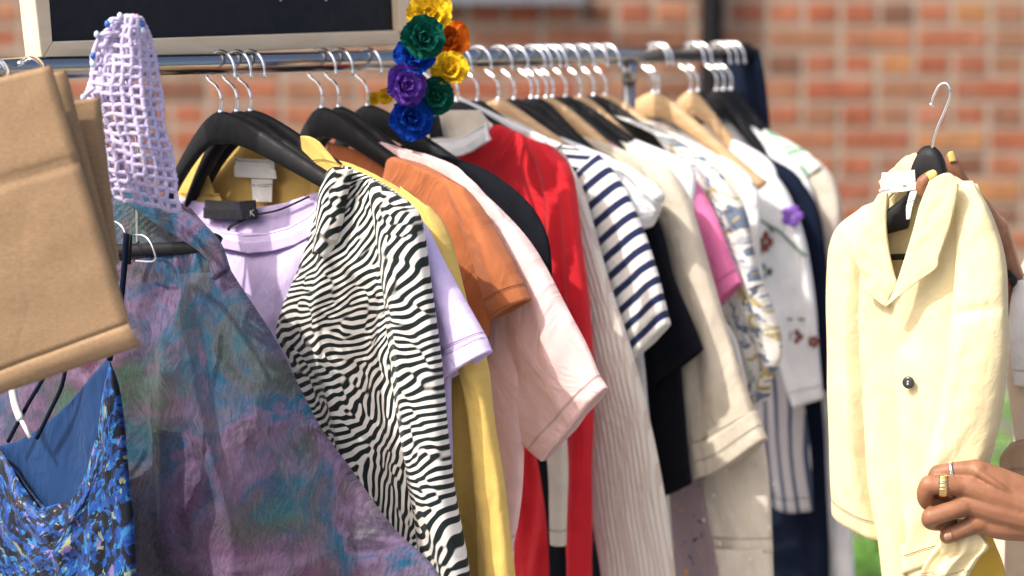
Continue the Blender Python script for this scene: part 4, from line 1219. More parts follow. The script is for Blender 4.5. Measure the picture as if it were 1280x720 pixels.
# ------------------------------------------------------------------ crochet top
pl = Plane(o=at(165, 80, 2.30), ang=35)
t = garment('crochet_top', pl, 'lilac open mesh crochet top bunched over the rail in front of the blackboard', 'crochet top')
def crochet(name, rows, nc, nr, off, seed):
    rr = np.array([cr([(p[0], p[1]) for p in r], nc) for r in rows])
    G = np.stack([cr(rr[:, k, :], nr) for k in range(nc)], 1)
    g = Geo()
    a = np.linspace(0, 1, nc)[None, :]; b = np.linspace(0, 1, nr)[:, None]
    dep = 0.016 * np.sin(np.pi * a) + 0.010 * perlin(a * 3.0, b * 3.5, seed) * 1.5 + 0.004 * perlin(a * 9, b * 9, seed + 1)
    jx = 5.0 * perlin(a * 5 + 3, b * 9, seed + 2) + 3 * perlin(a * 17, b * 31, seed + 7); jy = 5.0 * perlin(a * 6, b * 9 + 5, seed + 3) + 3 * perlin(a * 19, b * 27, seed + 8)
    P = pl.hit(G[..., 0] + jx, G[..., 1] + jy, off + dep)
    for j in range(nr):
        for i in range(nc):
            g.ball(P[j, i], 0.0024 + 0.0005 * math.sin(i * 5 + j * 3), 7, 5)
            for di, dj in ((1, 0), (0, 1)):
                if i + di < nc and j + dj < nr:
                    p, q_ = P[j, i], P[j + dj, i + di]
                    m_ = (p + q_) / 2 + pl.n * (0.001 * math.sin(i * 7 + j * 5))
                    g.tube([p, (p + m_) / 2, m_, (q_ + m_) / 2, q_], [0.0026, 0.0021, 0.0028, 0.0021, 0.0026], 6)
    return g.build(name, M['crochet'], t)
crochet('mesh_front', [[(146, 28), (163, 20), (180, 28)], [(126, 50), (160, 44), (190, 55)], [(120, 85), (160, 84), (197, 90)], [(116, 118), (160, 120), (201, 126)], [(124, 150), (165, 156), (206, 160)],
        [(133, 185), (170, 190), (213, 195)], [(136, 222), (175, 228), (219, 232)], [(146, 246), (185, 255), (224, 264)]], 8, 20, 0.006, 2)
crochet('mesh_back', [[(138, 34), (160, 24), (176, 28)], [(120, 60), (150, 56), (180, 60)], [(110, 110), (150, 110), (190, 110)], [(104, 126), (150, 150), (196, 150)], [(134, 190), (170, 195), (208, 200)], [(140, 230), (180, 236), (216, 240)]], 7, 16, -0.020, 6)
bl_ = solid('blue_bead', (0.03, 0.12, 0.45), 0.25); wb_ = solid('pale_bead', (0.5, 0.6, 0.75), 0.25); pk_ = solid('pink_bead', (0.7, 0.2, 0.3), 0.3)
for px, py, mt in ((134, 30, bl_), (121, 43, wb_), (171, 22, pk_), (178, 30, bl_), (116, 80, wb_), (116, 70, bl_), (140, 26, wb_), (178, 38, wb_), (104, 122, wb_), (150, 20, wb_)):
    g = Geo(); g.ball(pl.hit(px, py, 0.022), 0.0027, 10, 6, (1, 1, 1.3)); g.build('bead', mt, t)
for pts in ([(150, 40), (128, 44), (119, 60), (116, 84)], [(160, 26), (140, 24), (134, 34)], [(118, 110), (108, 118), (103, 128)]):
    tube('tie_cord', [pl.hit(x, y, 0.018) for x, y in pts], 0.0022, M['crochet'], t, 6, 16)

# ------------------------------------------------------------------ blackboard
BO = rp(0.0) + np.array([-RD[1], RD[0], 0]) * 0.035
class BP(Plane):
    def __init__(s):
        s.o = BO; s.n = np.array([RD[1], -RD[0], 0]); s.u = RD.copy()
bp_ = BP()
bd = thing('blackboard', bp_.hit(275, 60), 'blackboard in a pale pine frame propped on the rail, cut off by the picture top', 'blackboard')
def slab(name, pts, d0, d1, mat, parent):
    """a straight-sided board from its photo outline, d0..d1 in front of the board plane"""
    a = [bp_.hit(x, y, d1) for x, y in pts]; b = [p - bp_.n * (d1 - d0) for p in a]
    n_ = len(pts); f = [tuple(range(n_)), tuple(range(2 * n_ - 1, n_ - 1, -1))] + [(i, i + n_, (i + 1) % n_ + n_, (i + 1) % n_) for i in range(n_)]
    o = mesh_obj(name, a + b, f, mat, parent, smooth=False)
    md = o.modifiers.new('bev', 'BEVEL'); md.width = 0.0015; md.segments = 2; md.limit_method = 'ANGLE'
    return o
slab('writing_surface', [(55, -300), (510, -300), (505, 48), (60, 62)], 0.0, 0.008, M['slate'], bd)
slab('frame_bottom', [(66, 52), (499, 38), (504, 56), (52, 76)], -0.006, 0.018, M['pine'], bd)
slab('frame_stile', [(10, -300), (40, -300), (66, 52), (52, 76)], -0.006, 0.0185, M['pine'], bd)
slab('frame_stile', [(484, -300), (505, -300), (513, 54), (500, 38)], -0.006, 0.0185, M['pine'], bd)
slab('frame_top', [(-10, -320), (520, -320), (505, -297), (12, -297)], -0.006, 0.0175, M['pine'], bd)
for pts in ([(350, -12), (351, -1), (350, 1)], [(405, -14), (408, -3), (407, 1)]):
    tube('chalk_mark', [bp_.hit(x, y, 0.0084) for x, y in pts], 0.0012, M['chalk'], bd, 5, 8)

# ------------------------------------------------------------------ flower garland
gl = thing('flower_garland', rp(tx(530)), 'garland of rainbow coloured fabric flowers looped over the rail', 'garland')
pm = {}
def petal_mesh(key, mat):
    if key in pm: return pm[key]
    vs = []; fs = []; nu, nv = 10, 7
    for j in range(nv + 1):
        b = j / nv
        w_ = math.sin(math.pi * min(1, 0.12 + b * 0.80)) ** 0.7 * 0.55
        for i in range(nu + 1):
            a = i / nu * 2 - 1
            x = a * w_; y = b
            z_ = 0.32 * b * b + 0.22 * a * a * b + 0.11 * math.sin(a * 8 + b * 5) * b + 0.05 * math.sin(a * 15 + b * 2) * b * b - 0.18 * max(0, b - 0.75) * 3 * (1 - a * a * 0.3)
            vs.append((x, y, z_))
    for j in range(nv):
        for i in range(nu): fs.append((j * (nu + 1) + i, j * (nu + 1) + i + 1, (j + 1) * (nu + 1) + i + 1, (j + 1) * (nu + 1) + i))
    me = bpy.data.meshes.new('petal'); me.from_pydata(vs, [], fs); me.materials.append(mat)
    me.polygons.foreach_set('use_smooth', [True] * len(me.polygons)); me.update()
    pm[key] = me
    return me
def petal_mat(name, c):
    m, nt, b = new_mat(name)
    tc = nt.nodes.new('ShaderNodeTexCoord').outputs['Object']
    n1 = noise(nt, tc, 6, 3)
    cc = ramp(nt, n1.outputs[0], [(0.3, tuple(x * 0.6 for x in c)), (0.7, tuple(min(1, x * 1.15) for x in c))])
    L(nt, cc, b.inputs['Base Color']); b.inputs['Roughness'].default_value = 1.0; b.inputs['Specular IOR Level'].default_value = 0.03
    t_ = nt.nodes.new('ShaderNodeBsdfTranslucent'); L(nt, cc, t_.inputs[0])
    mx = nt.nodes.new('ShaderNodeMixShader'); mx.inputs[0].default_value = 0.25
    L(nt, b.outputs[0], mx.inputs[1]); L(nt, t_.outputs[0], mx.inputs[2]); L(nt, mx.outputs[0], nt.nodes['Material Output'].inputs[0])
    return m
PC = dict(yellow=petal_mat('petal_yellow', (0.95, 0.62, 0.03)), green=petal_mat('petal_green', (0.01, 0.13, 0.09)), blue=petal_mat('petal_blue', (0.01, 0.07, 0.45)),
          purple=petal_mat('petal_purple', (0.18, 0.07, 0.48)), orange=petal_mat('petal_orange', (0.85, 0.22, 0.02)), red=petal_mat('petal_red', (0.5, 0.01, 0.02)))
fr = random.Random(11)
def flower(px, py, Y, rad_px, col, label):
    c = at(px, py, Y); r = rad_px * 0.98 * Y / FPX
    e = bpy.data.objects.new('flower', None); COL.objects.link(e); e.parent = gl; e.empty_display_size = 0.01
    e.location = Vector(c) - gl.location; e['label'] = label
    # the flower faces the viewer's side, turned a little at random
    q_ = Vector((fr.uniform(-.5, .5), -1, fr.uniform(-.2, .7))).normalized().to_track_quat('Z', 'Y')
    me = petal_mesh(col, PC[col])
    for ring, (n_, tilt, s_, up_) in enumerate(((7, 8, 1.0, 0.0), (6, 32, 0.78, 0.12), (5, 56, 0.55, 0.2), (3, 76, 0.38, 0.26))):
        for k in range(n_):
            a = 2 * math.pi * (k + 0.5 * (ring % 2)) / n_ + fr.uniform(-.2, .2)
            o = bpy.data.objects.new('petal', me); COL.objects.link(o); o.parent = e
            mtx = q_.to_matrix().to_4x4() @ Matrix.Rotation(a, 4, 'Z') @ Matrix.Translation((0, 0.03 * r, up_ * r)) @ Matrix.Rotation(R(tilt + fr.uniform(-8, 8)), 4, 'X') @ Matrix.Diagonal((r * s_ * 1.15, r * s_, r * s_ * 0.9, 1))
            o.matrix_local = mtx
for a_ in ((538, 20, 2.70, 30, 'yellow', 'yellow flower at the top of the garland'), (527, 48, 2.62, 29, 'green', 'dark green flower under the top yellow one'),
           (564, 58, 2.72, 31, 'orange', 'orange flower on the right side'), (518, 74, 2.66, 27, 'blue', 'blue flower on the left side'), (563, 90, 2.68, 25, 'yellow', 'yellow flower under the orange one'),
           (504, 107, 2.65, 28, 'purple', 'purple flower on the left side'), (543, 120, 2.67, 25, 'green', 'dark green flower low on the right'), (512, 148, 2.66, 29, 'blue', 'blue flower at the bottom'),
           (564, 42, 2.74, 12, 'red', 'small red flower behind the orange one'), (482, 120, 2.76, 11, 'yellow', 'small yellow flower behind the purple one'), (468, 124, 2.78, 9, 'yellow', 'small yellow flower at the left')):
    flower(*a_)
tube('cord', [at(538, 20, 2.73), at(525, 50, 2.73), at(516, 80, 2.70), at(505, 110, 2.69), at(515, 145, 2.69), at(542, 120, 2.70), at(562, 90, 2.71), at(566, 60, 2.75), at(540, 22, 2.76)], 0.003, PC['green'], gl, 6, 50)
cloth('ribbon', gl, M['label_black'], Plane(tx(545) - 0.10), [[(536, 150), (548, 146)], [(537, 172), (552, 169)]], th=0.001, fold=0, n=6, m=16)

# ------------------------------------------------------------------ held jacket
JY = 2.50
pl = Plane(o=at(1160, 182, JY), ang=12)
jk = thing('butter_yellow_jacket', pl.o, 'butter yellow terry jacket with notched collar held up on a black hanger', 'jacket')
J_ = M['jacket']
cloth('back_panel', jk, M['jacket_in'], pl, [[(1096, 250), (1112, 226), (1142, 200), (1185, 215), (1215, 235)], [(1070, 300), (1140, 290), (1230, 290)], [(1060, 420), (1240, 420)], [(1060, 560), (1235, 560)]], th=0.003, off=-0.02, fold=0.003, n=40)
cloth('sleeve', jk, J_, pl, [[(1078, 258), (1104, 248)], [(1044, 290), (1100, 286)], [(1034, 350), (1098, 350)], [(1036, 450), (1100, 450)], [(1038, 550), (1108, 560)], [(1041, 640), (1075, 658), (1118, 678)]], th=0.020, off=-0.008, fold=0.009, kf=16, n=80,
      creases=[([(1070, 300), (1066, 450), (1080, 640)], 0.008, 8), ([(1090, 350), (1096, 480), (1104, 640)], -0.008, 6)])
cloth('left_front', jk, J_, pl, [[(1102, 240), (1112, 236)], [(1085, 280), (1108, 300)], [(1074, 340), (1116, 366)], [(1072, 450), (1130, 450)], [(1078, 560), (1138, 560)], [(1100, 680), (1140, 690)], [(1110, 780), (1150, 790)]], th=0.012, off=0.002, fold=0.009, kf=18, n=80)
cloth('right_front', jk, J_, pl, [[(1180, 222), (1222, 230)], [(1165, 300), (1240, 290)], [(1110, 372), (1180, 358), (1245, 350)], [(1108, 400), (1240, 420)], [(1119, 480), (1222, 490)], [(1124, 570), (1200, 580)], [(1130, 650), (1190, 650)], [(1136, 730), (1190, 730)], [(1140, 800), (1190, 800)]],
      th=0.012, off=0.012, fold=0.009, kf=14, n=90, m=90, creases=[([(1150, 370), (1140, 420), (1118, 440)], -0.004, 8)])
cloth('sleeve', jk, J_, pl, [[(1192, 226), (1216, 226)], [(1196, 280), (1240, 272)], [(1195, 340), (1256, 330)], [(1190, 400), (1260, 395)], [(1185, 450), (1259, 450)], [(1172, 520), (1250, 515)], [(1152, 600), (1232, 596)], [(1138, 660), (1222, 660)], [(1128, 716), (1170, 702), (1236, 686)]],
      th=[0.014, 0.02, 0.024, 0.024, 0.022, 0.018], off=0.018, fold=0.009, kf=12, n=90, m=90, rim=0.03,
      creases=[([(1184, 412), (1205, 390), (1258, 382)], -0.005, 4), ([(1210, 400), (1185, 520), (1165, 640)], 0.008, 9)])
cloth('lapel', jk, J_, pl, [[(1098, 243), (1110, 240)], [(1080, 275), (1108, 280)], [(1063, 310), (1112, 315)], [(1076, 338), (1118, 342)], [(1084, 347), (1121, 352)], [(1079, 361), (1119, 362)], [(1094, 374), (1112, 372)], [(1107, 384), (1110, 382)]],
      th=0.0035, off=0.026, fold=0.002, n=60, rim=0, power=0.4)
cloth('lapel', jk, J_, pl, [[(1162, 226), (1184, 216), (1198, 230)], [(1150, 256), (1172, 250), (1197, 242)], [(1141, 290), (1164, 288), (1187, 284)], [(1130, 326), (1152, 323), (1174, 320)], [(1124, 344), (1148, 340), (1171, 334)], [(1117, 364), (1132, 359), (1150, 350)], [(1108, 382), (1116, 377), (1124, 370)]],
      th=0.004, off=0.042, fold=0.002, n=60, rim=0, power=0.4)
cloth('back_collar', jk, J_, pl, [[(1098, 246), (1112, 222), (1140, 192), (1152, 196)], [(1108, 250), (1122, 236), (1146, 214), (1156, 214)]], th=0.004, off=0.0, fold=0.001, n=14)
cloth('neck_label', jk, M['label_white'], pl, [[(1098, 238), (1122, 230), (1148, 229)], [(1099, 240), (1122, 240), (1146, 236)]], th=0.001, off=0.028, fold=0.001, n=10, m=24)
cloth('neck_label', jk, M['label_white'], pl, [[(1138, 238), (1149, 234)], [(1133, 258), (1141, 258)], [(1133, 274), (1138, 273)]], th=0.001, off=0.026, fold=0.001, n=10, m=24)
cloth('pinched_hem', jk, J_, pl, [[(1192, 650), (1212, 652)], [(1184, 668), (1226, 670)], [(1166, 688), (1236, 684)], [(1152, 712), (1222, 700)], [(1146, 740), (1204, 730)]], th=0.006, off=0.068, fold=0.010, kf=60, kv=6, n=40, grow=0.3)
cloth('lining', jk, M['golden'], pl, [[(1140, 600), (1215, 600)], [(1150, 680), (1240, 670)], [(1150, 720), (1256, 715)], [(1150, 790), (1262, 790)]], th=0.006, off=-0.03, fold=0.005, n=30)
bc = pl.hit(1136, 478, 0.029)
def disc(name, c, ax, r, th_, mat, parent, seg=24):
    g = Geo(); ax = np.asarray(ax, float); g.tube([c - ax * th_ / 2, c + ax * th_ / 2], r, seg); return g.build(name, mat, parent)
bt = tube('button', [bc, bc + pl.n * 0.0015, bc + pl.n * 0.0030, bc + pl.n * 0.0031], [0.0062, 0.0066, 0.0058, 0.0035], M['button'], jk, 20)
for dx, dy in ((0, -0.0012), (0, 0.0012)):
    g = Geo(); g.ball(bc + pl.n * 0.0036 + np.array([0, 0, dy]), 0.0010, 6, 4); g.build('thread', M['label_white'], jk)
g = Geo()
hj = thing('jacket_hanger', pl.o, 'black hanger with steel hook gripped at its neck inside the butter yellow jacket', 'hanger')
vs = []; fs = []; S = np.linspace(-1, 1, 41); sec = 12; zz = np.array([0, 0, 1.0])
for s in S:
    a = abs(s); zt = -0.05 * (1 - math.sqrt(max(0, 1 - min(1, a / 0.34) ** 2.4))) - 0.05 * max(0, a - 0.34)
    hgt = 0.026 * max(0, 1 - a * 1.2) + 0.022
    c = pl.o + pl.u * (s * 0.062) + zz * (zt - hgt / 2) - pl.n * 0.004
    wd = 0.009
    for k in range(sec):
        an = 2 * math.pi * k / sec; ca, sa = math.cos(an), math.sin(an)
        vs.append(c + pl.n * wd * np.sign(ca) * abs(ca) ** .6 + zz * hgt / 2 * np.sign(sa) * abs(sa) ** .8)
for i in range(len(S) - 1):
    for k in range(sec):
        k2 = (k + 1) % sec; fs.append((i * sec + k, (i + 1) * sec + k, (i + 1) * sec + k2, i * sec + k2))
mesh_obj('shoulder_bar', vs, fs, M['black_wood'], hj)
q = lambda x, y, d=0.0: pl.hit(x, y, d)
tube('hook', [q(1165, 186), q(1166, 176), q(1172, 158), q(1180, 140), q(1186, 124), q(1187, 110), q(1182, 104), q(1174, 107), q(1168, 117), q(1164, 128), q(1164, 132)], 0.0015, M['steel'], hj, 8, 50)
g = Geo(); g.ball(q(1164, 131), 0.0026, 10, 6); g.build('hook_tip', M['steel'], hj)
tube('trouser_bar', [q(1100, 322, -0.004), q(1200, 318, -0.004)], 0.0034, M['black_wood'], hj, 10)

# ------------------------------------------------------------------ person
pc = at(1420, 500, 2.80); pc[2] = 0
person = thing('person', pc, 'person at the right edge in a cream top holding up the butter yellow jacket', 'person')
def body_mesh(name, chains, blobs, voxel, smooth_it, mat, parent):
    """one continuous skin: overlapping tapered limbs fused into a single surface"""
    g = Geo()
    for pts, rad in chains:
        P = np.array(pts, float); r_ = np.array(rad, float)
        k = max(8, int(np.linalg.norm(np.diff(P, axis=0), axis=1).sum() / (voxel * 3)))
        s = np.concatenate([[0], np.cumsum(np.linalg.norm(np.diff(P, axis=0), axis=1))])
        q_ = np.linspace(0, s[-1], k)
        PP = cr3(P, k); rr = np.interp(q_, s, r_)
        g.tube(PP, rr, 14)
        g.ball(PP[0], rr[0], 12, 8); g.ball(PP[-1], rr[-1], 12, 8)
    for c, r_, sc in blobs: g.ball(c, r_, 16, 10, sc)
    o = g.build(name, mat, parent)
    md = o.modifiers.new('fuse', 'REMESH'); md.mode = 'VOXEL'; md.voxel_size = voxel; md.use_smooth_shade = True
    if smooth_it:
        sm = o.modifiers.new('soft', 'SMOOTH'); sm.factor = 0.5; sm.iterations = smooth_it
    return o
HY = 2.395
def h(px, py, d=0.0): return at(px, py, HY + d)
mm = 0.001
wrist = h(1292, 640, 0.005)
elbow = at(1560, 640, 2.62)
ch = [
    # forearm, then the metacarpals fan out to the knuckles
    ([h(1276, 636, 0.004), h(1330, 648, 0.01), at(1420, 660, 2.46), elbow], [24 * mm, 25 * mm, 31 * mm, 40 * mm]),
    ([h(1290, 628, 0.004), h(1250, 604, 0.004), h(1219, 588, 0.004)], [22 * mm, 16 * mm, 11.5 * mm]),
    ([h(1290, 636, 0.000), h(1245, 620, -0.002), h(1206, 608, -0.001)], [22 * mm, 16 * mm, 11.5 * mm]),
    ([h(1290, 645, 0.000), h(1250, 638, -0.002), h(1212, 630, -0.001)], [22 * mm, 17 * mm, 12 * mm]),
    ([h(1290, 652, 0.004), h(1250, 655, 0.003), h(1222, 652, 0.003)], [21 * mm, 16 * mm, 11.5 * mm]),
    # index, middle, ring, little
    ([h(1219, 588, 0.004), h(1196, 588, 0.006), h(1172, 592, 0.012)], [11 * mm, 8.8 * mm, 9 * mm]),
    ([h(1172, 592, 0.012), h(1166, 606, 0.018), h(1172, 620, 0.022), h(1186, 628, 0.022)], [9 * mm, 8 * mm, 7.6 * mm, 6.5 * mm]),
    ([h(1206, 608, -0.001), h(1184, 607, -0.003), h(1161, 606, 0.000)], [11 * mm, 9.2 * mm, 9.8 * mm]),
    ([h(1161, 606, 0.0), h(1156, 618, 0.004), h(1160, 629, 0.010), h(1174, 634, 0.016)], [9.8 * mm, 8.8 * mm, 8 * mm, 7 * mm]),
    ([h(1212, 630, -0.001), h(1190, 638, -0.006), h(1164, 646, -0.006)], [11.5 * mm, 9.6 * mm, 9.8 * mm]),
    ([h(1164, 646, -0.006), h(1163, 651, 0.0), h(1172, 654, 0.009), h(1188, 650, 0.014)], [9.8 * mm, 9 * mm, 8 * mm, 7 * mm]),
    ([h(1222, 652, 0.003), h(1204, 662, 0.0), h(1185, 669, 0.001)], [11 * mm, 8.8 * mm, 8.0 * mm]),
    ([h(1185, 669, 0.001), h(1184, 671, 0.006), h(1194, 668, 0.014), h(1204, 662, 0.018)], [8.0 * mm, 7.6 * mm, 7 * mm, 6 * mm]),
    # thumb behind the pinched cloth
    ([h(1285, 622, 0.012), h(1240, 604, 0.030), h(1208, 612, 0.038), h(1184, 624, 0.036)], [19 * mm, 13 * mm, 10 * mm, 8 * mm]),
]
blobs = [(h(1222, 588, 0.001), 0.0100, (1.2, 1, 1)), (h(1212, 606, -0.001), 0.0105, (1.3, 1, 1)), (h(1217, 629, -0.001), 0.0112, (1.3, 1, 1)), (h(1227, 652, 0.000), 0.0108, (1.3, 1, 1)),
         (h(1240, 630, 0.004), 0.020, (1.3, 0.8, 1.25)), (h(1262, 634, 0.006), 0.022, (1.3, 0.8, 1.2)), (h(1280, 638, 0.006), 0.022, (1.4, 0.85, 1.15))]
# tendons on the back of the hand
for a_, b_ in (((1275, 625), (1222, 590)), ((1278, 634), (1212, 608)), ((1280, 646), (1218, 632))):
    ch.append(([h(a_[0], a_[1], -0.014), h((a_[0] + b_[0]) / 2, (a_[1] + b_[1]) / 2, -0.013), h(b_[0], b_[1], -0.006)], [2.5 * mm, 3.2 * mm, 4.5 * mm]))
body_mesh('lower_hand', ch, blobs, 0.0012, 11, M['skin'], person)
def ring_obj(name, c, ax, r, wr_, mat, bumps=0):
    ax = np.asarray(ax, float); ax /= np.linalg.norm(ax)
    a0 = np.cross(ax, [0, 0, 1.0]); a0 /= np.linalg.norm(a0); b0 = np.cross(ax, a0)
    g = Geo(); K = 72
    prof = [(-wr_, 0.0), (-wr_, 0.0012), (-wr_ * 0.5, 0.0018), (wr_ * 0.5, 0.0018), (wr_, 0.0012), (wr_, 0.0)]
    vs = []; fs = []
    for k in range(K):
        a = 2 * math.pi * k / K; d = a0 * math.cos(a) + b0 * math.sin(a)
        bb = 0.0009 * ((k // 2) % 2) if bumps else 0
        for (o_, h_) in prof: vs.append(c + ax * o_ + d * (r + h_ + (bb if h_ > 0 else 0)))
    n_ = len(prof)
    for k in range(K):
        for i in range(n_): fs.append((k * n_ + i, k * n_ + (i + 1) % n_, ((k + 1) % K) * n_ + (i + 1) % n_, ((k + 1) % K) * n_ + i))
    return mesh_obj(name, vs, fs, mat, person)
ring_obj('silver_ring', h(1191, 588, 0.0065), h(1196, 588, 0.006) - h(1178, 591, 0.011), 0.0083, 0.0018, M['silver'])
ring_obj('gold_ring', h(1179, 607, -0.0022), h(1190, 607, -0.003) - h(1168, 606, 0.0), 0.0088, 0.0042, M['gold'], bumps=1)
def nail(c, ax, nrm, ln, wd, mat):
    ax = np.asarray(ax, float); ax /= np.linalg.norm(ax); nrm = np.asarray(nrm, float); nrm -= ax * (nrm @ ax); nrm /= np.linalg.norm(nrm); sd = np.cross(ax, nrm)
    vs = []; fs = []
    for j in range(7):
        for i in range(7):
            a = i / 3 - 1; b = j / 6
            w_ = wd * (1 if b < 0.65 else math.sqrt(max(0.03, 1 - ((b - 0.65) / 0.38) ** 2)))
            vs.append(c + ax * ln * (b - 0.4) + sd * a * w_ + nrm * (0.0016 * (1 - a * a)))
    for j in range(6):
        for i in range(6): fs.append((j * 7 + i, j * 7 + i + 1, (j + 1) * 7 + i + 1, (j + 1) * 7 + i))
    o = mesh_obj('fingernail', vs, fs, mat, person)
    md = o.modifiers.new('thick', 'SOLIDIFY'); md.thickness = 0.0004; md.offset = 1
# upper hand gripping the hanger's neck
def u_(px, py, d=0.0): return at(px, py, 2.53 + d)
ch = [
    ([u_(1238, 290, 0.06), at(1262, 372, 2.64), at(1330, 520, 2.78)], [21 * mm, 25 * mm, 36 * mm]),
    ([u_(1238, 290, 0.06), u_(1222, 262, 0.04), u_(1206, 238, 0.015)], [20 * mm, 15 * mm, 10.5 * mm]),
    ([u_(1238, 288, 0.062), u_(1218, 262, 0.05), u_(1198, 244, 0.035)], [20 * mm, 15 * mm, 10 * mm]),
    ([u_(1240, 290, 0.066), u_(1212, 272, 0.06), u_(1190, 258, 0.05)], [19 * mm, 15 * mm, 10 * mm]),
    ([u_(1206, 238, 0.015), u_(1198, 222, 0.005), u_(1191, 206, 0.002), u_(1188, 196, 0.002)], [10 * mm, 8.5 * mm, 7.4 * mm, 5.5 * mm]),
    ([u_(1200, 262, 0.0), u_(1178, 258, -0.035), u_(1158, 242, -0.050), u_(1153, 230, -0.054), u_(1163, 220, -0.057)], [9.5 * mm, 8.8 * mm, 8.2 * mm, 7.8 * mm, 6.2 * mm]),
    ([u_(1190, 258, 0.05), u_(1172, 244, 0.045), u_(1152, 244, 0.03), u_(1146, 244, 0.01)], [9.5 * mm, 8.5 * mm, 8 * mm, 7 * mm]),
    ([u_(1228, 280, 0.06), u_(1206, 262, 0.03), u_(1186, 246, 0.01), u_(1176, 236, 0.0)], [15 * mm, 12 * mm, 9.5 * mm, 8 * mm]),
]
body_mesh('upper_hand', ch, [(u_(1206, 238, 0.012), 0.0108, (1, 1, 1))], 0.0015, 6, M['skin'], person)
nail(u_(1164, 219, -0.0625), u_(1170, 215, -0.0625) - u_(1160, 221, -0.0625), [0, -1, 0.3], 0.010, 0.0044, M['nail'])
nail(u_(1190, 197, -0.004), u_(1187, 190, -0.003) - u_(1190, 202, -0.004), [0.2, -1, 0.2], 0.011, 0.0038, M['nail'])
nail(h(1176, 650, -0.0085 + 0.003), [1, 0, 0.1], [0, -0.8, -0.6], 0.009, 0.0042, M['nail_skin'])
nail(h(1186, 670, -0.006), [-1, 0, -0.3], [-0.2, -0.9, -0.2], 0.008, 0.0038, M['nail_skin'])
# bracelet
tube('wristband', [at(1252, 350, 2.60), at(1258, 342, 2.58), at(1266, 346, 2.585), at(1268, 356, 2.60)], 0.004, M['black_wood'], person, 8, 16)
# torso, legs, neck and head stand mostly outside the frame
X0 = pc[0]; Yp = 2.80
def bp(x, y, z): return np.array([X0 + x, Yp + y, z])
tors = [([bp(0, 0, 0.92), bp(0, 0, 1.10), bp(0.01, 0, 1.30), bp(0.01, 0, 1.42)], [0.135, 0.115, 0.135, 0.10]),
        ([bp(0.01, 0, 1.40), bp(0, 0, 1.50), bp(-0.01, 0, 1.56)], [0.07, 0.052, 0.055]),
        ([bp(0.01, -0.12, 1.38), bp(0.02, 0.12, 1.38)], [0.07, 0.07]),
        ([bp(0.01, -0.09, 0.9), bp(0.0, -0.1, 0.5), bp(0.02, -0.11, 0.09)], [0.09, 0.06, 0.04]),
        ([bp(0.01, 0.09, 0.9), bp(0.0, 0.1, 0.5), bp(0.02, 0.11, 0.09)], [0.09, 0.06, 0.04]),
        ([bp(0.02, -0.11, 0.05), bp(-0.14, -0.11, 0.04)], [0.04, 0.032]), ([bp(0.02, 0.11, 0.05), bp(-0.14, 0.11, 0.04)], [0.04, 0.032]),
        ([bp(0.01, -0.15, 1.37), bp(0.0, -0.20, 1.20), elbow], [0.055, 0.045, 0.04]),
        ([bp(0.01, 0.15, 1.37), (bp(0.01, 0.15, 1.37) + at(1330, 520, 2.78)) / 2, at(1330, 520, 2.78)], [0.055, 0.045, 0.037])]
hd = bp(-0.02, 0, 1.66)
body_mesh('body', tors, [(hd, 0.085, (1.05, 0.88, 1.28)), (hd + [-0.095, 0, -0.01], 0.016, (1.1, .8, 1.3)), (hd + [-0.085, 0, -0.045], 0.018, (0.8, 1.3, .6)),
          (hd + [0, 0.078, -0.005], 0.02, (.8, .4, 1.4)), (hd + [0, -0.078, -0.005], 0.02, (.8, .4, 1.4)), (hd + [-0.06, 0, -0.075], 0.035, (1, 1, .8))], 0.008, 4, M['skin'], person)
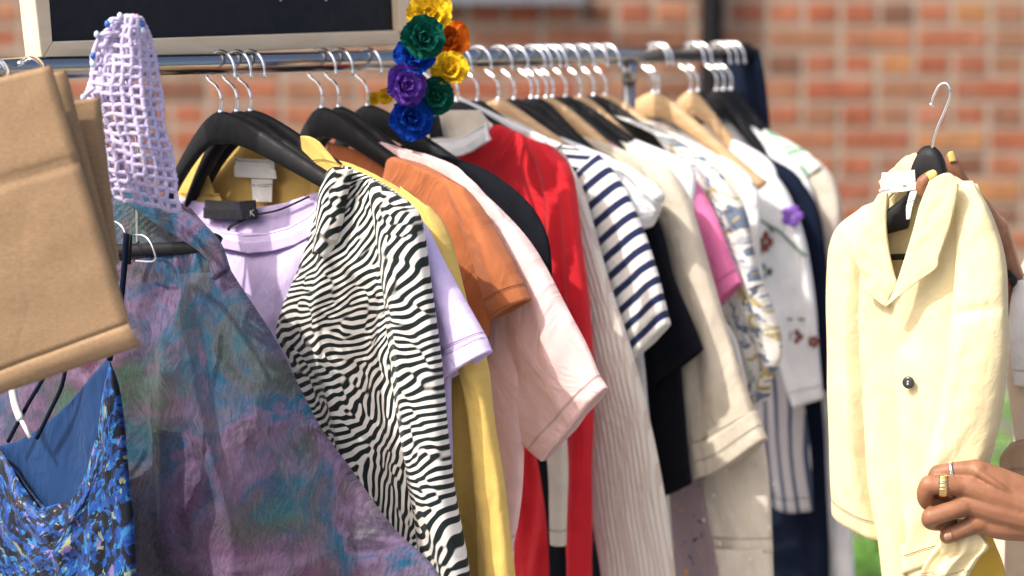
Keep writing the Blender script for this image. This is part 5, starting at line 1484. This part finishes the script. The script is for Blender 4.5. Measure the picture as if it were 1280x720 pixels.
for sy in (-1, 1):
    g = Geo(); g.ball(hd + [-0.078, sy * 0.03, 0.012], 0.0105, 12, 9); e_ = g.build('eye', M['label_white'], person)
    g = Geo(); g.ball(hd + [-0.0865, sy * 0.03, 0.012], 0.0045, 10, 7, (0.6, 1, 1)); g.build('iris', M['hair'], e_)
g = Geo(); g.ball(hd + [0.022, 0, 0.03], 0.096, 18, 12, (1.0, 0.98, 1.2)); g.build('hair', M['hair'], person)
body_mesh('cream_top', [([bp(0, 0, 0.98), bp(0, 0, 1.12), bp(0.01, 0, 1.30), bp(0.01, 0, 1.41)], [0.165, 0.138, 0.155, 0.11]), ([bp(0.01, -0.13, 1.38), bp(0.02, 0.13, 1.38)], [0.085, 0.085]),
          ([bp(0.01, 0.15, 1.38), (bp(0.01, 0.15, 1.37) + at(1330, 520, 2.78)) / 2, at(1345, 530, 2.78)], [0.075, 0.06, 0.055])], [], 0.006, 3, M['cream_top'], person)
body_mesh('trousers', [([bp(0, 0, 1.0), bp(0, 0, 0.9)], [0.148, 0.15]), ([bp(0.01, -0.08, 0.92), bp(0.0, -0.1, 0.5), bp(0.02, -0.11, 0.10)], [0.115, 0.085, 0.07]),
          ([bp(0.01, 0.08, 0.92), bp(0.0, 0.1, 0.5), bp(0.02, 0.11, 0.10)], [0.115, 0.085, 0.07])], [], 0.008, 3, M['trouser'], person)
# the open front of the cream top that falls into the picture
pp = Plane(o=at(1270, 500, 2.60), ang=30)
cloth('cream_sleeve', person, M['white_plain'], pp, [[(1268, 352), (1300, 340)], [(1262, 385), (1310, 380)], [(1262, 430), (1320, 430)], [(1268, 480), (1330, 480)]], th=0.03, off=0.0, fold=0.006, n=40)
cloth('top_front', person, M['cream_top'], pp, [[(1262, 392), (1310, 385)], [(1257, 430), (1310, 430)], [(1262, 500), (1320, 500)], [(1270, 560), (1330, 560)], [(1262, 620), (1330, 620)], [(1256, 700), (1330, 700)], [(1254, 800), (1330, 800)]], th=0.03, off=-0.02, fold=0.008, kf=20, n=80)
cloth('knit_edge', person, M['tan_knit'], pp, [[(1262, 555), (1290, 548)], [(1250, 572), (1290, 566)], [(1252, 590), (1292, 588)], [(1266, 604), (1294, 602)]], th=0.008, off=0.02, fold=0.004, kf=60, n=30)
